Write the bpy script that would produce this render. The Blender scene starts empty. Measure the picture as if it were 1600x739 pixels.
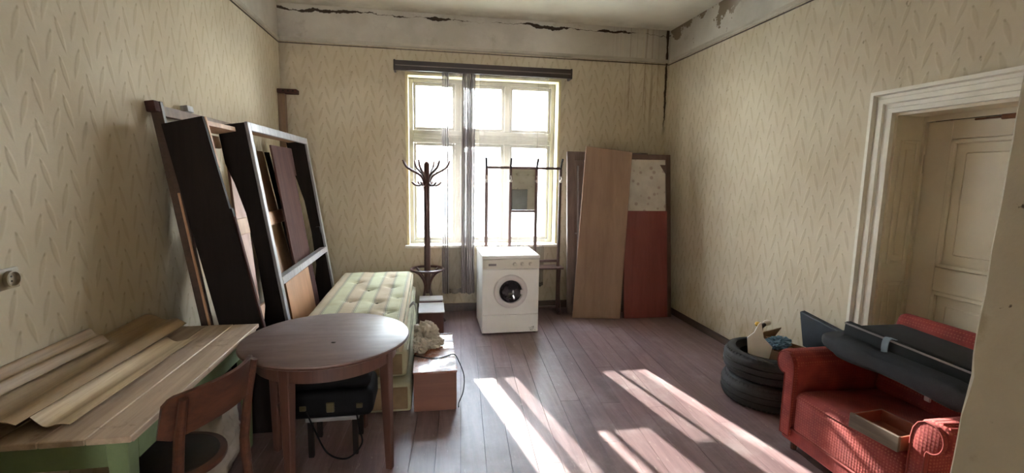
import bpy, bmesh, math, random
from mathutils import Vector, Matrix, noise as mnoise
random.seed(7)
scene = bpy.context.scene
col = scene.collection

# ------------------------------------------------------------------ camera
cam_d = bpy.data.cameras.new('camera'); cam = bpy.data.objects.new('camera', cam_d); col.objects.link(cam)
cam_d.sensor_width = 36.0; cam_d.lens = 740.0 / 1600.0 * 36.0; cam_d.clip_start = 0.02; cam_d.clip_end = 200
CAM_H = 1.67
RX = Vector((0.985274, -0.170277, 0.015508)); RD = Vector((-0.006864, -0.130017, -0.991488)); RF = Vector((0.170844, 0.976781, -0.129272))
cm = Matrix((( RX.x, -RD.x, -RF.x, 0.0), (RX.y, -RD.y, -RF.y, 0.0), (RX.z, -RD.z, -RF.z, CAM_H), (0, 0, 0, 1)))
cam.matrix_world = cm
scene.camera = cam

# ------------------------------------------------------------------ sky, sun, exposure
world = bpy.data.worlds.new('sky'); scene.world = world; world.use_nodes = True
wn = world.node_tree; wn.nodes.clear()
wo = wn.nodes.new('ShaderNodeOutputWorld'); wb = wn.nodes.new('ShaderNodeBackground')
wt = wn.nodes.new('ShaderNodeTexCoord'); ws = wn.nodes.new('ShaderNodeSeparateXYZ'); wr = wn.nodes.new('ShaderNodeValToRGB')
wn.links.new(wt.outputs['Generated'], ws.inputs[0]); wn.links.new(ws.outputs['Z'], wr.inputs['Fac'])
wr.color_ramp.elements[0].position = 0.0; wr.color_ramp.elements[0].color = (1.0, 0.965, 0.915, 1)
wr.color_ramp.elements[1].position = 0.6; wr.color_ramp.elements[1].color = (0.74, 0.82, 0.96, 1)
SKY = 24.0
wb.inputs['Strength'].default_value = SKY
wn.links.new(wr.outputs[0], wb.inputs[0]); wn.links.new(wb.outputs[0], wo.inputs[0])
sun_d = bpy.data.lights.new('sun', 'SUN'); sun = bpy.data.objects.new('sun', sun_d); col.objects.link(sun)
sun_d.energy = 17.0; sun_d.angle = math.radians(0.55); sun_d.color = (1.0, 0.95, 0.88)
SUN_DIR = Vector((0.195, -1.0, -0.425)).normalized()
sun.rotation_euler = SUN_DIR.to_track_quat('-Z', 'Y').to_euler(); sun.location = (-1, 9, 5)
vs = scene.view_settings
vs.view_transform = 'Standard'; vs.look = 'None'; vs.gamma = 1.0; vs.use_curve_mapping = False
vs.exposure = 1.72
scene.cycles.max_bounces = 10; scene.cycles.diffuse_bounces = 8; scene.cycles.transparent_max_bounces = 24
scene.cycles.sample_clamp_indirect = 8.0
scene.cycles.use_denoising = True

# ------------------------------------------------------------------ room numbers
XL, XR, YB, YN, ZC, ZT = -1.60, 2.95, 5.70, 0.55, 3.46, 3.09

# ------------------------------------------------------------------ materials
def lin(c):
    return tuple(((v / 255.0) / 12.92 if v / 255.0 <= 0.04045 else ((v / 255.0 + 0.055) / 1.055) ** 2.4) for v in c[:3])
class S:                                   # tiny expression wrapper over Math nodes
    def __init__(self, nt, s): self.nt, self.s = nt, s
    def m(self, op, b=None, c=None):
        n = self.nt.nodes.new('ShaderNodeMath'); n.operation = op
        for i, v in enumerate((self, b, c)):
            if v is None: continue
            if isinstance(v, S): self.nt.links.new(v.s, n.inputs[i])
            else: n.inputs[i].default_value = v
        return S(self.nt, n.outputs[0])
    def __add__(s, o): return s.m('ADD', o)
    def __sub__(s, o): return s.m('SUBTRACT', o)
    def __mul__(s, o): return s.m('MULTIPLY', o)
    def __truediv__(s, o): return s.m('DIVIDE', o)
    def floor(s): return s.m('FLOOR')
    def fract(s): return s.m('FRACT')
    def abs(s): return s.m('ABSOLUTE')
    def gt(s, v): return s.m('GREATER_THAN', v)
    def lt(s, v): return s.m('LESS_THAN', v)
    def max(s, v): return s.m('MAXIMUM', v)
    def min(s, v): return s.m('MINIMUM', v)
    def step(s, a, b):                     # smoothstep
        n = s.nt.nodes.new('ShaderNodeMapRange'); n.interpolation_type = 'SMOOTHSTEP'
        s.nt.links.new(s.s, n.inputs[0]); n.inputs[1].default_value = a; n.inputs[2].default_value = b
        return S(s.nt, n.outputs[0])
MATS = {}
def new_mat(name):
    m = bpy.data.materials.new(name); m.use_nodes = True; nt = m.node_tree
    b = nt.nodes['Principled BSDF']; MATS[name] = m
    return m, nt, b
def coords(nt, scale=(1, 1, 1), kind='Object'):
    t = nt.nodes.new('ShaderNodeTexCoord'); mp = nt.nodes.new('ShaderNodeMapping')
    nt.links.new(t.outputs[kind], mp.inputs[0]); mp.inputs['Scale'].default_value = scale
    return mp.outputs[0]
def noise_tex(nt, vec, scale, detail=4, rough=0.55, dist=0.0):
    n = nt.nodes.new('ShaderNodeTexNoise'); n.inputs['Scale'].default_value = scale
    n.inputs['Detail'].default_value = detail; n.inputs['Roughness'].default_value = rough
    n.inputs['Distortion'].default_value = dist
    if vec is not None: nt.links.new(vec, n.inputs['Vector'])
    return S(nt, n.outputs[0])
def mixc(nt, fac, a, b, mode='MIX'):
    n = nt.nodes.new('ShaderNodeMix'); n.data_type = 'RGBA'; n.blend_type = mode
    if isinstance(fac, S): nt.links.new(fac.s, n.inputs[0])
    else: n.inputs[0].default_value = fac
    for i, v in ((6, a), (7, b)):
        if isinstance(v, tuple): n.inputs[i].default_value = (*v[:3], 1)
        else: nt.links.new(v, n.inputs[i])
    return n.outputs[2]
def bump(nt, b, h, strength=0.3, dist=0.01):
    n = nt.nodes.new('ShaderNodeBump'); n.inputs['Strength'].default_value = strength; n.inputs['Distance'].default_value = dist
    nt.links.new(h.s, n.inputs['Height']); nt.links.new(n.outputs[0], b.inputs['Normal'])
def plain(name, c, rough=0.6, var=0.25, scale=9.0, metal=0.0, bmp=0.0, spec=0.5, bscale=60.0):
    m, nt, b = new_mat(name); v = coords(nt)
    c = lin(c); d = tuple(x * (1 - var) for x in c)
    n = noise_tex(nt, v, scale, 6, 0.6)
    nt.links.new(mixc(nt, n.step(0.3, 0.7), d, c), b.inputs['Base Color'])
    b.inputs['Roughness'].default_value = rough; b.inputs['Metallic'].default_value = metal
    b.inputs['Specular IOR Level'].default_value = spec
    if bmp: bump(nt, b, noise_tex(nt, v, bscale, 4), bmp, 0.004)
    return m
def wood(name, c1, c2, axis='y', rough=0.5, grain=14.0, bmp=0.12, wear=None, wear_amt=0.0, perobj=0.0, stretch=0.07):
    m, nt, b = new_mat(name)
    sc = {'x': (stretch, 1, 1), 'y': (1, stretch, 1), 'z': (1, 1, stretch)}[axis]
    v = coords(nt, sc)
    if perobj:
        oi = nt.nodes.new('ShaderNodeObjectInfo'); ad = nt.nodes.new('ShaderNodeVectorMath'); ad.operation = 'ADD'
        sc2 = nt.nodes.new('ShaderNodeVectorMath'); sc2.operation = 'SCALE'; sc2.inputs['Scale'].default_value = 37.0
        cmb = nt.nodes.new('ShaderNodeCombineXYZ')
        for i in range(3): nt.links.new(oi.outputs['Random'], cmb.inputs[i])
        nt.links.new(cmb.outputs[0], sc2.inputs[0]); nt.links.new(v, ad.inputs[0]); nt.links.new(sc2.outputs[0], ad.inputs[1])
        v = ad.outputs[0]
    n1 = noise_tex(nt, v, grain, 8, 0.65, 0.6); n2 = noise_tex(nt, v, grain * 4, 5, 0.6)
    f = (n1 * 0.7 + n2 * 0.3).step(0.32, 0.68)
    c = mixc(nt, f, lin(c1), lin(c2))
    if perobj:
        rnd = S(nt, oi.outputs['Random'])
        hv = nt.nodes.new('ShaderNodeHueSaturation'); nt.links.new(c, hv.inputs['Color'])
        nt.links.new((rnd * perobj + (1 - perobj / 2)).s, hv.inputs['Value']); c = hv.outputs[0]
    if wear is not None:
        w = noise_tex(nt, coords(nt), 5.0, 9, 0.72)
        c = mixc(nt, w.step(0.62 - 0.2 * wear_amt, 0.78 - 0.2 * wear_amt), c, lin(wear))
    nt.links.new(c, b.inputs['Base Color']); b.inputs['Roughness'].default_value = rough
    if bmp: bump(nt, b, n1, bmp, 0.004)
    return m

def wallpaper(name, axis, special=None):
    """embossed braided wallpaper below the picture rail, bare limewashed plaster above it"""
    m, nt, b = new_mat(name)
    t = nt.nodes.new('ShaderNodeTexCoord'); vec = t.outputs['Object']
    sp = nt.nodes.new('ShaderNodeSeparateXYZ'); nt.links.new(vec, sp.inputs[0])
    x, y, z = (S(nt, sp.outputs[i]) for i in range(3))
    u = x if axis == 'x' else y
    wob = noise_tex(nt, vec, 2.5, 2) - 0.5
    c = (u + wob * 0.02) / 0.082
    colm = c.floor(); fu = c.fract() - 0.5
    par = (colm * 0.5).fract() * 2.0
    sgn = par * 2.0 - 1.0
    fv = (z / 0.165 + par * 0.5 + colm * 0.13).fract()
    px = (fu - sgn * (fv - 0.5) * 0.62).abs()
    wdt = ((fv * -1.0 + 1.0).m('POWER', 0.75) * math.pi).m('SINE') * 0.215 + 0.025
    leaf = (wdt - px).step(-0.02, 0.15)
    leaf = leaf * fv.step(0.02, 0.25)
    tip = (px * -1.0).step(-0.13, -0.03) * fv.step(0.84, 0.92) * (fv * -1.0).step(-1.0, -0.93)
    n1 = noise_tex(nt, vec, 1.3, 6, 0.6); n2 = noise_tex(nt, vec, 22, 5, 0.6); n3 = noise_tex(nt, vec, 5, 6, 0.65)
    base = mixc(nt, n1.step(0.3, 0.72), lin((190, 177, 153)), lin((206, 195, 173)))
    base = mixc(nt, leaf * 0.24, base, lin((156, 138, 104)))
    base = mixc(nt, tip * 0.30, base, lin((112, 94, 64)))
    base = mixc(nt, n3.step(0.60, 0.80) * 0.35, base, lin((120, 102, 70)))
    pl = mixc(nt, n1.step(0.3, 0.7), lin((176, 170, 158)), lin((205, 200, 190)))
    pl = mixc(nt, n3.step(0.55, 0.8) * 0.5, pl, lin((140, 130, 114)))
    up = z.gt(ZT)
    leaf = leaf * (n3 * 0.9 + 0.45)
    h = leaf * (S(nt, up.s) * -1.0 + 1.0) * 0.6 + n2 * 0.3
    full = mixc(nt, up, base, pl)
    if special: full = special(nt, vec, x, y, z, full)
    nt.links.new(full, b.inputs['Base Color'])
    b.inputs['Roughness'].default_value = 0.82; b.inputs['Specular IOR Level'].default_value = 0.2
    bump(nt, b, h, 0.32, 0.008)
    return m
DARK = lin((62, 50, 40))
def back_special(nt, vec, x, y, z, c):
    nA = noise_tex(nt, vec, 3.0, 5, 0.65) - 0.5; nB = noise_tex(nt, vec, 9.0, 4); nC = noise_tex(nt, vec, 2.2, 3)
    d = (z - 3.405 + (nA * 0.16)).abs()
    crack = (nB * 0.034 * nC.step(0.42, 0.62) + nB * 0.014 - 0.003 - d).step(0.0, 0.006)
    c = mixc(nt, crack, c, DARK)
    d2 = (x - 2.915 + nA * 0.06).abs()
    crack2 = (nB * 0.032 - d2).step(0.0, 0.006) * z.step(2.1, 2.5)
    c = mixc(nt, crack2, c, DARK)
    st = coords(nt, (16, 1, 0.35)); sn = noise_tex(nt, st, 1.6, 4)
    mask = x.step(2.05, 2.4) * (x * -1.0).step(-2.95, -2.75) * z.step(1.9, 2.7)
    c = mixc(nt, sn.step(0.52, 0.7) * mask * 0.55, c, lin((118, 92, 62)))
    c = mixc(nt, (sn * -1.0 + 1.0).step(0.55, 0.7) * mask * 0.45, c, lin((205, 195, 172)))
    stain = x.step(-1.2, -1.6 + 0.01) if False else (x * -1.0).step(1.0, 1.6)
    c = mixc(nt, stain * noise_tex(nt, vec, 1.8, 5).step(0.35, 0.7) * 0.45, c, lin((104, 92, 78)))
    damp = (z * -1.0).step(-0.55, -0.12) * noise_tex(nt, vec, 4, 5).step(0.3, 0.7)
    return mixc(nt, damp * 0.45, c, lin((110, 96, 80)))
def right_special(nt, vec, x, y, z, c):
    nA = noise_tex(nt, vec, 2.6, 8, 0.68); nB = noise_tex(nt, vec, 7.0, 5) - 0.5
    loss = (nA + (z - 3.31) * 0.75 + nB * 0.08).step(0.535, 0.55) * y.step(4.2, 4.6) * z.gt(ZT + 0.03)
    c = mixc(nt, loss, c, lin((128, 114, 96)))
    d2 = (y - 5.68 + nB * 0.05).abs()
    damp = (z * -1.0).step(-0.62, -0.2) * (noise_tex(nt, vec, 3, 6).step(0.4, 0.65))
    c = mixc(nt, damp * 0.4, c, lin((150, 124, 72)))
    spots = noise_tex(nt, vec, 14, 3).step(0.72, 0.76)
    return mixc(nt, spots * 0.5, c, lin((90, 74, 52)))
def left_special(nt, vec, x, y, z, c):
    damp = (z * -1.0).step(-1.2, -0.4) * noise_tex(nt, vec, 2.2, 6).step(0.4, 0.65)
    return mixc(nt, damp * 0.4, c, lin((128, 112, 86)))
wallpaper('wallpaper_back', 'x', back_special); wallpaper('wallpaper_right', 'y', right_special); wallpaper('wallpaper_left', 'y', left_special)
plain('trim_plaster', (190, 182, 168), 0.8, 0.2, 4)
plain('plaster_old', (182, 172, 148), 0.85, 0.3, 3.0, bmp=0.25)
m, nt, b = new_mat('ceiling_plaster'); v = coords(nt)
c_ = mixc(nt, noise_tex(nt, v, 1.2, 6).step(0.3, 0.7), lin((204, 198, 182)), lin((226, 221, 206)))
sp_ = nt.nodes.new('ShaderNodeSeparateXYZ'); nt.links.new(v, sp_.inputs[0]); yy = S(nt, sp_.outputs[1])
edge = yy.step(5.35, 5.7) * noise_tex(nt, v, 4, 6).step(0.35, 0.6)
nt.links.new(mixc(nt, edge * 0.4, c_, lin((150, 138, 116))), b.inputs['Base Color']); b.inputs['Roughness'].default_value = 0.9
bump(nt, b, noise_tex(nt, v, 12, 5), 0.2, 0.01)

# jamb: pale paint, chipped and grimy
m, nt, b = new_mat('chipped_paint'); v = coords(nt)
c_ = mixc(nt, noise_tex(nt, v, 3, 6).step(0.3, 0.7), lin((158, 146, 122)), lin((176, 164, 140)))
c_ = mixc(nt, noise_tex(nt, v, 26, 4).step(0.70, 0.73), c_, lin((60, 44, 26)))
c_ = mixc(nt, noise_tex(nt, v, 8, 6).step(0.62, 0.7) * 0.5, c_, lin((120, 106, 80)))
nt.links.new(c_, b.inputs['Base Color']); b.inputs['Roughness'].default_value = 0.6; bump(nt, b, noise_tex(nt, v, 40, 4), 0.2, 0.004)

# floor boards: red-brown paint rubbed to grey, glossy in places
m, nt, b = new_mat('floor_paint')
oi = nt.nodes.new('ShaderNodeObjectInfo'); rnd = S(nt, oi.outputs['Random'])
v = coords(nt, (1, 0.08, 1)); vw = coords(nt)
g = noise_tex(nt, v, 16, 8, 0.7, 0.4); w = noise_tex(nt, vw, 2.2, 8, 0.7); s_ = noise_tex(nt, coords(nt, (1.0, 0.25, 1)), 30, 6, 0.75)
c_ = mixc(nt, g.step(0.3, 0.7), lin((106, 82, 82)), lin((132, 107, 105)))
c_ = mixc(nt, w.step(0.46, 0.70) * 0.55, c_, lin((152, 137, 134)))
c_ = mixc(nt, s_.step(0.60, 0.70) * 0.65, c_, lin((168, 152, 142)))
c_ = mixc(nt, noise_tex(nt, vw, 5, 7, 0.7).step(0.66, 0.72) * 0.6, c_, lin((120, 62, 54)))
hv = nt.nodes.new('ShaderNodeHueSaturation'); nt.links.new(c_, hv.inputs['Color']); nt.links.new((rnd * 0.22 + 0.88).s, hv.inputs['Value'])
nt.links.new(hv.outputs[0], b.inputs['Base Color'])
nt.links.new((w * 0.35 + 0.22).s, b.inputs['Roughness']); bump(nt, b, g * 0.6 + s_ * 0.4, 0.25, 0.004)
plain('gap_dark', (34, 26, 22), 0.9)

wood('skirting_wood', (58, 42, 34), (78, 58, 46), 'y', 0.5)
wood('pelmet_wood', (38, 28, 26), (58, 44, 40), 'x', 0.45)
plain('pelmet_track', (120, 108, 100), 0.4)
plain('window_paint', (144, 140, 130), 0.5, 0.15, 6)
plain('casing_cream', (226, 214, 168), 0.6, 0.15, 6)
plain('door_paint', (212, 200, 176), 0.45, 0.12, 3)
plain('casing_white', (224, 218, 204), 0.45, 0.14, 4)
plain('rust', (110, 66, 36), 0.8, 0.5, 30, bmp=0.3)
plain('hinge_steel', (170, 160, 140), 0.5, 0.2, 20, 0.3)
m, nt, b = new_mat('pane_glass'); nt.nodes.remove(b)
out = nt.nodes['Material Output']; tr = nt.nodes.new('ShaderNodeBsdfTransparent'); gl = nt.nodes.new('ShaderNodeBsdfGlossy'); gl.inputs['Roughness'].default_value = 0.02
tr.inputs[0].default_value = (0.93, 0.97, 0.98, 1); mx = nt.nodes.new('ShaderNodeMixShader')
dn = noise_tex(nt, coords(nt), 7, 5); nt.links.new((dn * 0.05 + 0.03).s, mx.inputs[0])
nt.links.new(tr.outputs[0], mx.inputs[1]); nt.links.new(gl.outputs[0], mx.inputs[2]); nt.links.new(mx.outputs[0], out.inputs[0])
def sheer(name, c, opac):
    m, nt, b = new_mat(name); nt.nodes.remove(b); out = nt.nodes['Material Output']
    tr = nt.nodes.new('ShaderNodeBsdfTransparent'); df = nt.nodes.new('ShaderNodeBsdfDiffuse'); tl = nt.nodes.new('ShaderNodeBsdfTranslucent')
    df.inputs[0].default_value = (*lin(c), 1); tl.inputs[0].default_value = (*lin(c), 1)
    a1 = nt.nodes.new('ShaderNodeMixShader'); a1.inputs[0].default_value = 0.10
    nt.links.new(df.outputs[0], a1.inputs[1]); nt.links.new(tl.outputs[0], a1.inputs[2])
    a2 = nt.nodes.new('ShaderNodeMixShader')
    n = noise_tex(nt, coords(nt, (1, 1, 0.3)), 30, 3); nt.links.new((n * 0.12 + (opac - 0.06)).s, a2.inputs[0])
    nt.links.new(tr.outputs[0], a2.inputs[1]); nt.links.new(a1.outputs[0], a2.inputs[2]); nt.links.new(a2.outputs[0], out.inputs[0])
sheer('sheer_dense', (146, 139, 137), 0.82); sheer('sheer_thin', (156, 148, 140), 0.50)

wood('bentwood', (62, 38, 34), (88, 58, 50), 'z', 0.35)
wood('hall_stand_wood', (70, 48, 44), (98, 72, 66), 'z', 0.35)
plain('knob_white', (225, 215, 205), 0.4)
m, nt, b = new_mat('mirror'); b.inputs['Metallic'].default_value = 1.0; b.inputs['Roughness'].default_value = 0.05
nt.links.new(mixc(nt, noise_tex(nt, coords(nt), 20, 4).step(0.55, 0.8), (0.8, 0.82, 0.82), (0.45, 0.45, 0.42)), b.inputs['Base Color'])
plain('card_grey', (112, 112, 106), 0.8, 0.15)
plain('enamel_white', (224, 222, 216), 0.3, 0.06, 4)
plain('enamel_panel', (206, 200, 186), 0.35, 0.06, 4)
plain('door_ring_plastic', (206, 200, 198), 0.35, 0.05)
m, nt, b = new_mat('porthole_glass'); b.inputs['Roughness'].default_value = 0.06
nt.links.new(mixc(nt, noise_tex(nt, coords(nt), 14, 4).step(0.45, 0.6), (0.012, 0.010, 0.013), (0.05, 0.045, 0.05)), b.inputs['Base Color'])
plain('plate_grey', (120, 112, 110), 0.5); plain('emblem_olive', (104, 106, 84), 0.6)
plain('rubber_black', (30, 30, 30), 0.8)
wood('plywood_brown', (152, 122, 104), (170, 140, 120), 'z', 0.5, 8)
wood('panel_frame_brown', (82, 60, 52), (104, 78, 68), 'z', 0.45)
wood('panel_red', (124, 58, 56), (140, 72, 68), 'z', 0.4, 8)
wood('panel_grey', (92, 78, 74), (124, 106, 100), 'z', 0.4)
m, nt, b = new_mat('floral_paper'); v = coords(nt)
vo = nt.nodes.new('ShaderNodeTexVoronoi'); vo.inputs['Scale'].default_value = 13; nt.links.new(v, vo.inputs['Vector']); vd = S(nt, vo.outputs['Distance'])
c_ = mixc(nt, noise_tex(nt, v, 6, 5).step(0.3, 0.7), lin((208, 200, 190)), lin((226, 219, 210)))
nt.links.new(mixc(nt, (vd * -1.0).step(-0.36, -0.2) * 0.5, c_, lin((150, 110, 100))), b.inputs['Base Color']); b.inputs['Roughness'].default_value = 0.8
wood('dark_stain', (24, 18, 16), (36, 28, 24), 'z', 0.7, 10); MATS['dark_stain'].node_tree.nodes['Principled BSDF'].inputs['Specular IOR Level'].default_value = 0.15
wood('edge_silver', (118, 116, 118), (164, 162, 164), 'z', 0.35, 16)  # silver-grey tone for pale edges and mouldings
wood('raw_pine', (160, 118, 88), (192, 150, 116), 'z', 0.6, 10)
wood('raw_pink', (150, 108, 92), (178, 136, 118), 'z', 0.6, 10)
wood('tan_board', (150, 118, 90), (172, 140, 110), 'z', 0.6, 7)
wood('maroon_board', (66, 44, 40), (84, 58, 52), 'z', 0.85, 8); MATS['maroon_board'].node_tree.nodes['Principled BSDF'].inputs['Specular IOR Level'].default_value = 0.15
wood('plywood_orange', (150, 104, 66), (176, 128, 88), 'z', 0.45, 6)
wood('old_post', (110, 86, 66), (138, 112, 90), 'z', 0.6, 10)
plain('outlet_plastic', (150, 138, 116), 0.5, 0.1); plain('outlet_dark', (52, 42, 32), 0.7)
wood('table_plank', (146, 124, 104), (186, 164, 140), 'y', 0.6, 10, 0.2, (90, 66, 46), 0.3, 0.15)
plain('green_paint', (110, 126, 88), 0.55, 0.22, 8, bmp=0.15)
wood('reed_sheet', (168, 144, 112), (202, 180, 146), 'y', 0.6, 26, 0.3, stretch=0.03)
wood('reed_dark', (132, 108, 78), (158, 132, 98), 'y', 0.6, 26, 0.3, stretch=0.03)
wood('chair_wood', (58, 31, 21), (94, 55, 37), 'y', 0.4, 12, 0.12, (120, 78, 52), 0.0)
plain('seat_dark', (44, 36, 30), 0.6, 0.3, 14)
m, nt, b = new_mat('round_top'); v = coords(nt)
c_ = mixc(nt, noise_tex(nt, coords(nt, (0.15, 1, 1)), 12, 7, 0.65).step(0.3, 0.7), lin((104, 84, 80)), lin((124, 106, 100)))
c_ = mixc(nt, noise_tex(nt, v, 4, 8, 0.7).step(0.5, 0.75) * 0.4, c_, lin((134, 122, 116)))
nt.links.new(c_, b.inputs['Base Color']); nt.links.new((noise_tex(nt, v, 6, 5) * 0.3 + 0.32).s, b.inputs['Roughness'])
wood('round_table_wood', (68, 42, 34), (92, 60, 48), 'z', 0.4, 12)
m, nt, b = new_mat('mattress_ticking'); t = nt.nodes.new('ShaderNodeTexCoord'); sp_ = nt.nodes.new('ShaderNodeSeparateXYZ'); nt.links.new(t.outputs['Object'], sp_.inputs[0])
xx = S(nt, sp_.outputs[0]); fx = (xx / 0.235 + 0.1).fract()
band = fx.gt(0.5)
c_ = mixc(nt, band, lin((172, 168, 134)), lin((170, 152, 124)))
for p in (0.0, 0.5):
    d_ = (fx - p).abs(); d_ = d_.min((d_ - 1.0).abs())
    lines = d_.lt(0.012) if False else (d_.lt(0.075)) * ((d_ * 26.0).fract().lt(0.42))
    c_ = mixc(nt, lines * 0.75, c_, lin((96, 104, 96)))
c_ = mixc(nt, noise_tex(nt, t.outputs['Object'], 5, 6).step(0.45, 0.75) * 0.35, c_, lin((140, 124, 86)))
nt.links.new(c_, b.inputs['Base Color']); b.inputs['Roughness'].default_value = 0.9
wv = nt.nodes.new('ShaderNodeTexWave'); wv.bands_direction = 'Y'; wv.inputs['Scale'].default_value = 14; wv.inputs['Distortion'].default_value = 3; nt.links.new(t.outputs['Object'], wv.inputs['Vector'])
bump(nt, b, S(nt, wv.outputs['Fac']), 0.2, 0.006)
plain('ticking_plain', (150, 143, 114), 0.9, 0.25, 6, bmp=0.3); plain('ticking_brown', (120, 98, 70), 0.9, 0.25, 8)
plain('tuft_dark', (92, 84, 62), 0.9)
wood('box_side', (104, 66, 52), (120, 79, 62), 'x', 0.45, 7)
m, nt, b = new_mat('box_top'); v = coords(nt)
c_ = mixc(nt, noise_tex(nt, v, 10, 6).step(0.3, 0.7), lin((136, 84, 62)), lin((152, 100, 78)))
dust_sheen = noise_tex(nt, v, 9, 9, 0.75)
nt.links.new(mixc(nt, dust_sheen.step(0.48, 0.6) * 0.6, c_, lin((176, 166, 158))), b.inputs['Base Color'])  # pale blotches: dust, plus the window's reflection put into the colour
nt.links.new((dust_sheen.step(0.42, 0.58) * 0.42 + 0.14).s, b.inputs['Roughness']); b.inputs['Specular IOR Level'].default_value = 0.35
wood('box_dark_side', (78, 44, 40), (96, 58, 52), 'z', 0.45); plain('box_white_top', (196, 190, 186), 0.3, 0.15, 10)
plain('rag_beige', (176, 164, 146), 0.9, 0.3, 12, bmp=0.4); plain('strap_brown', (78, 64, 44), 0.7)
plain('cable_black', (28, 24, 24), 0.5)
plain('suitcase_black', (13, 12, 14), 0.7, 0.3, 12, spec=0.15); plain('brass', (120, 108, 78), 0.35, 0.2, 20, 0.8)
plain('stool_grey', (128, 124, 122), 0.6); plain('sack_white', (178, 168, 156), 0.7, 0.25, 6, bmp=0.4)
plain('tyre_rubber', (54, 53, 53), 0.8, 0.3, 10); plain('card_brown', (134, 100, 66), 0.85, 0.2)
plain('torn_white', (240, 240, 232), 0.8, 0.12); m = plain('film_blue', (110, 150, 176), 0.25, 0.3, 20)
plain('bulb_brass', (200, 160, 70), 0.3, 0.2, 20, 0.6); plain('ceramic', (214, 206, 188), 0.3)
plain('panel_slate', (44, 52, 62), 0.6, 0.25, 6, bmp=0.2); plain('seat_fabric', (33, 33, 37), 0.9, 0.3, 10, bmp=0.35, bscale=140)
plain('seat_plastic', (22, 22, 24), 0.75, 0.2, spec=0.2); plain('strap_blue', (112, 126, 134), 0.7)
m, nt, b = new_mat('armchair_red'); v = coords(nt)
vo = nt.nodes.new('ShaderNodeTexVoronoi'); vo.inputs['Scale'].default_value = 62; vo.inputs['Randomness'].default_value = 0.15; nt.links.new(v, vo.inputs['Vector']); vd = S(nt, vo.outputs['Distance'])
c_ = mixc(nt, noise_tex(nt, v, 7, 6).step(0.3, 0.7), lin((112, 34, 30)), lin((142, 52, 44)))
c_ = mixc(nt, (vd * -1.0).step(-0.40, -0.15) * 0.40, c_, lin((176, 100, 76)))
nt.links.new(c_, b.inputs['Base Color']); b.inputs['Roughness'].default_value = 0.9
bump(nt, b, vd, 0.5, 0.004)
plain('piping_red', (128, 46, 38), 0.9, 0.2, 30)
wood('drawer_wood', (78, 64, 52), (104, 88, 72), 'y', 0.5); wood('drawer_inside', (98, 56, 40), (116, 70, 50), 'y', 0.5)
plain('render_white', (224, 222, 216), 0.9, 0.1, 2); plain('roof_tile', (176, 160, 152), 0.9, 0.2, 4); plain('ground_pale', (170, 168, 160), 0.95, 0.2, 1)
plain('far_window', (150, 160, 172), 0.3, 0.1)

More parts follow.
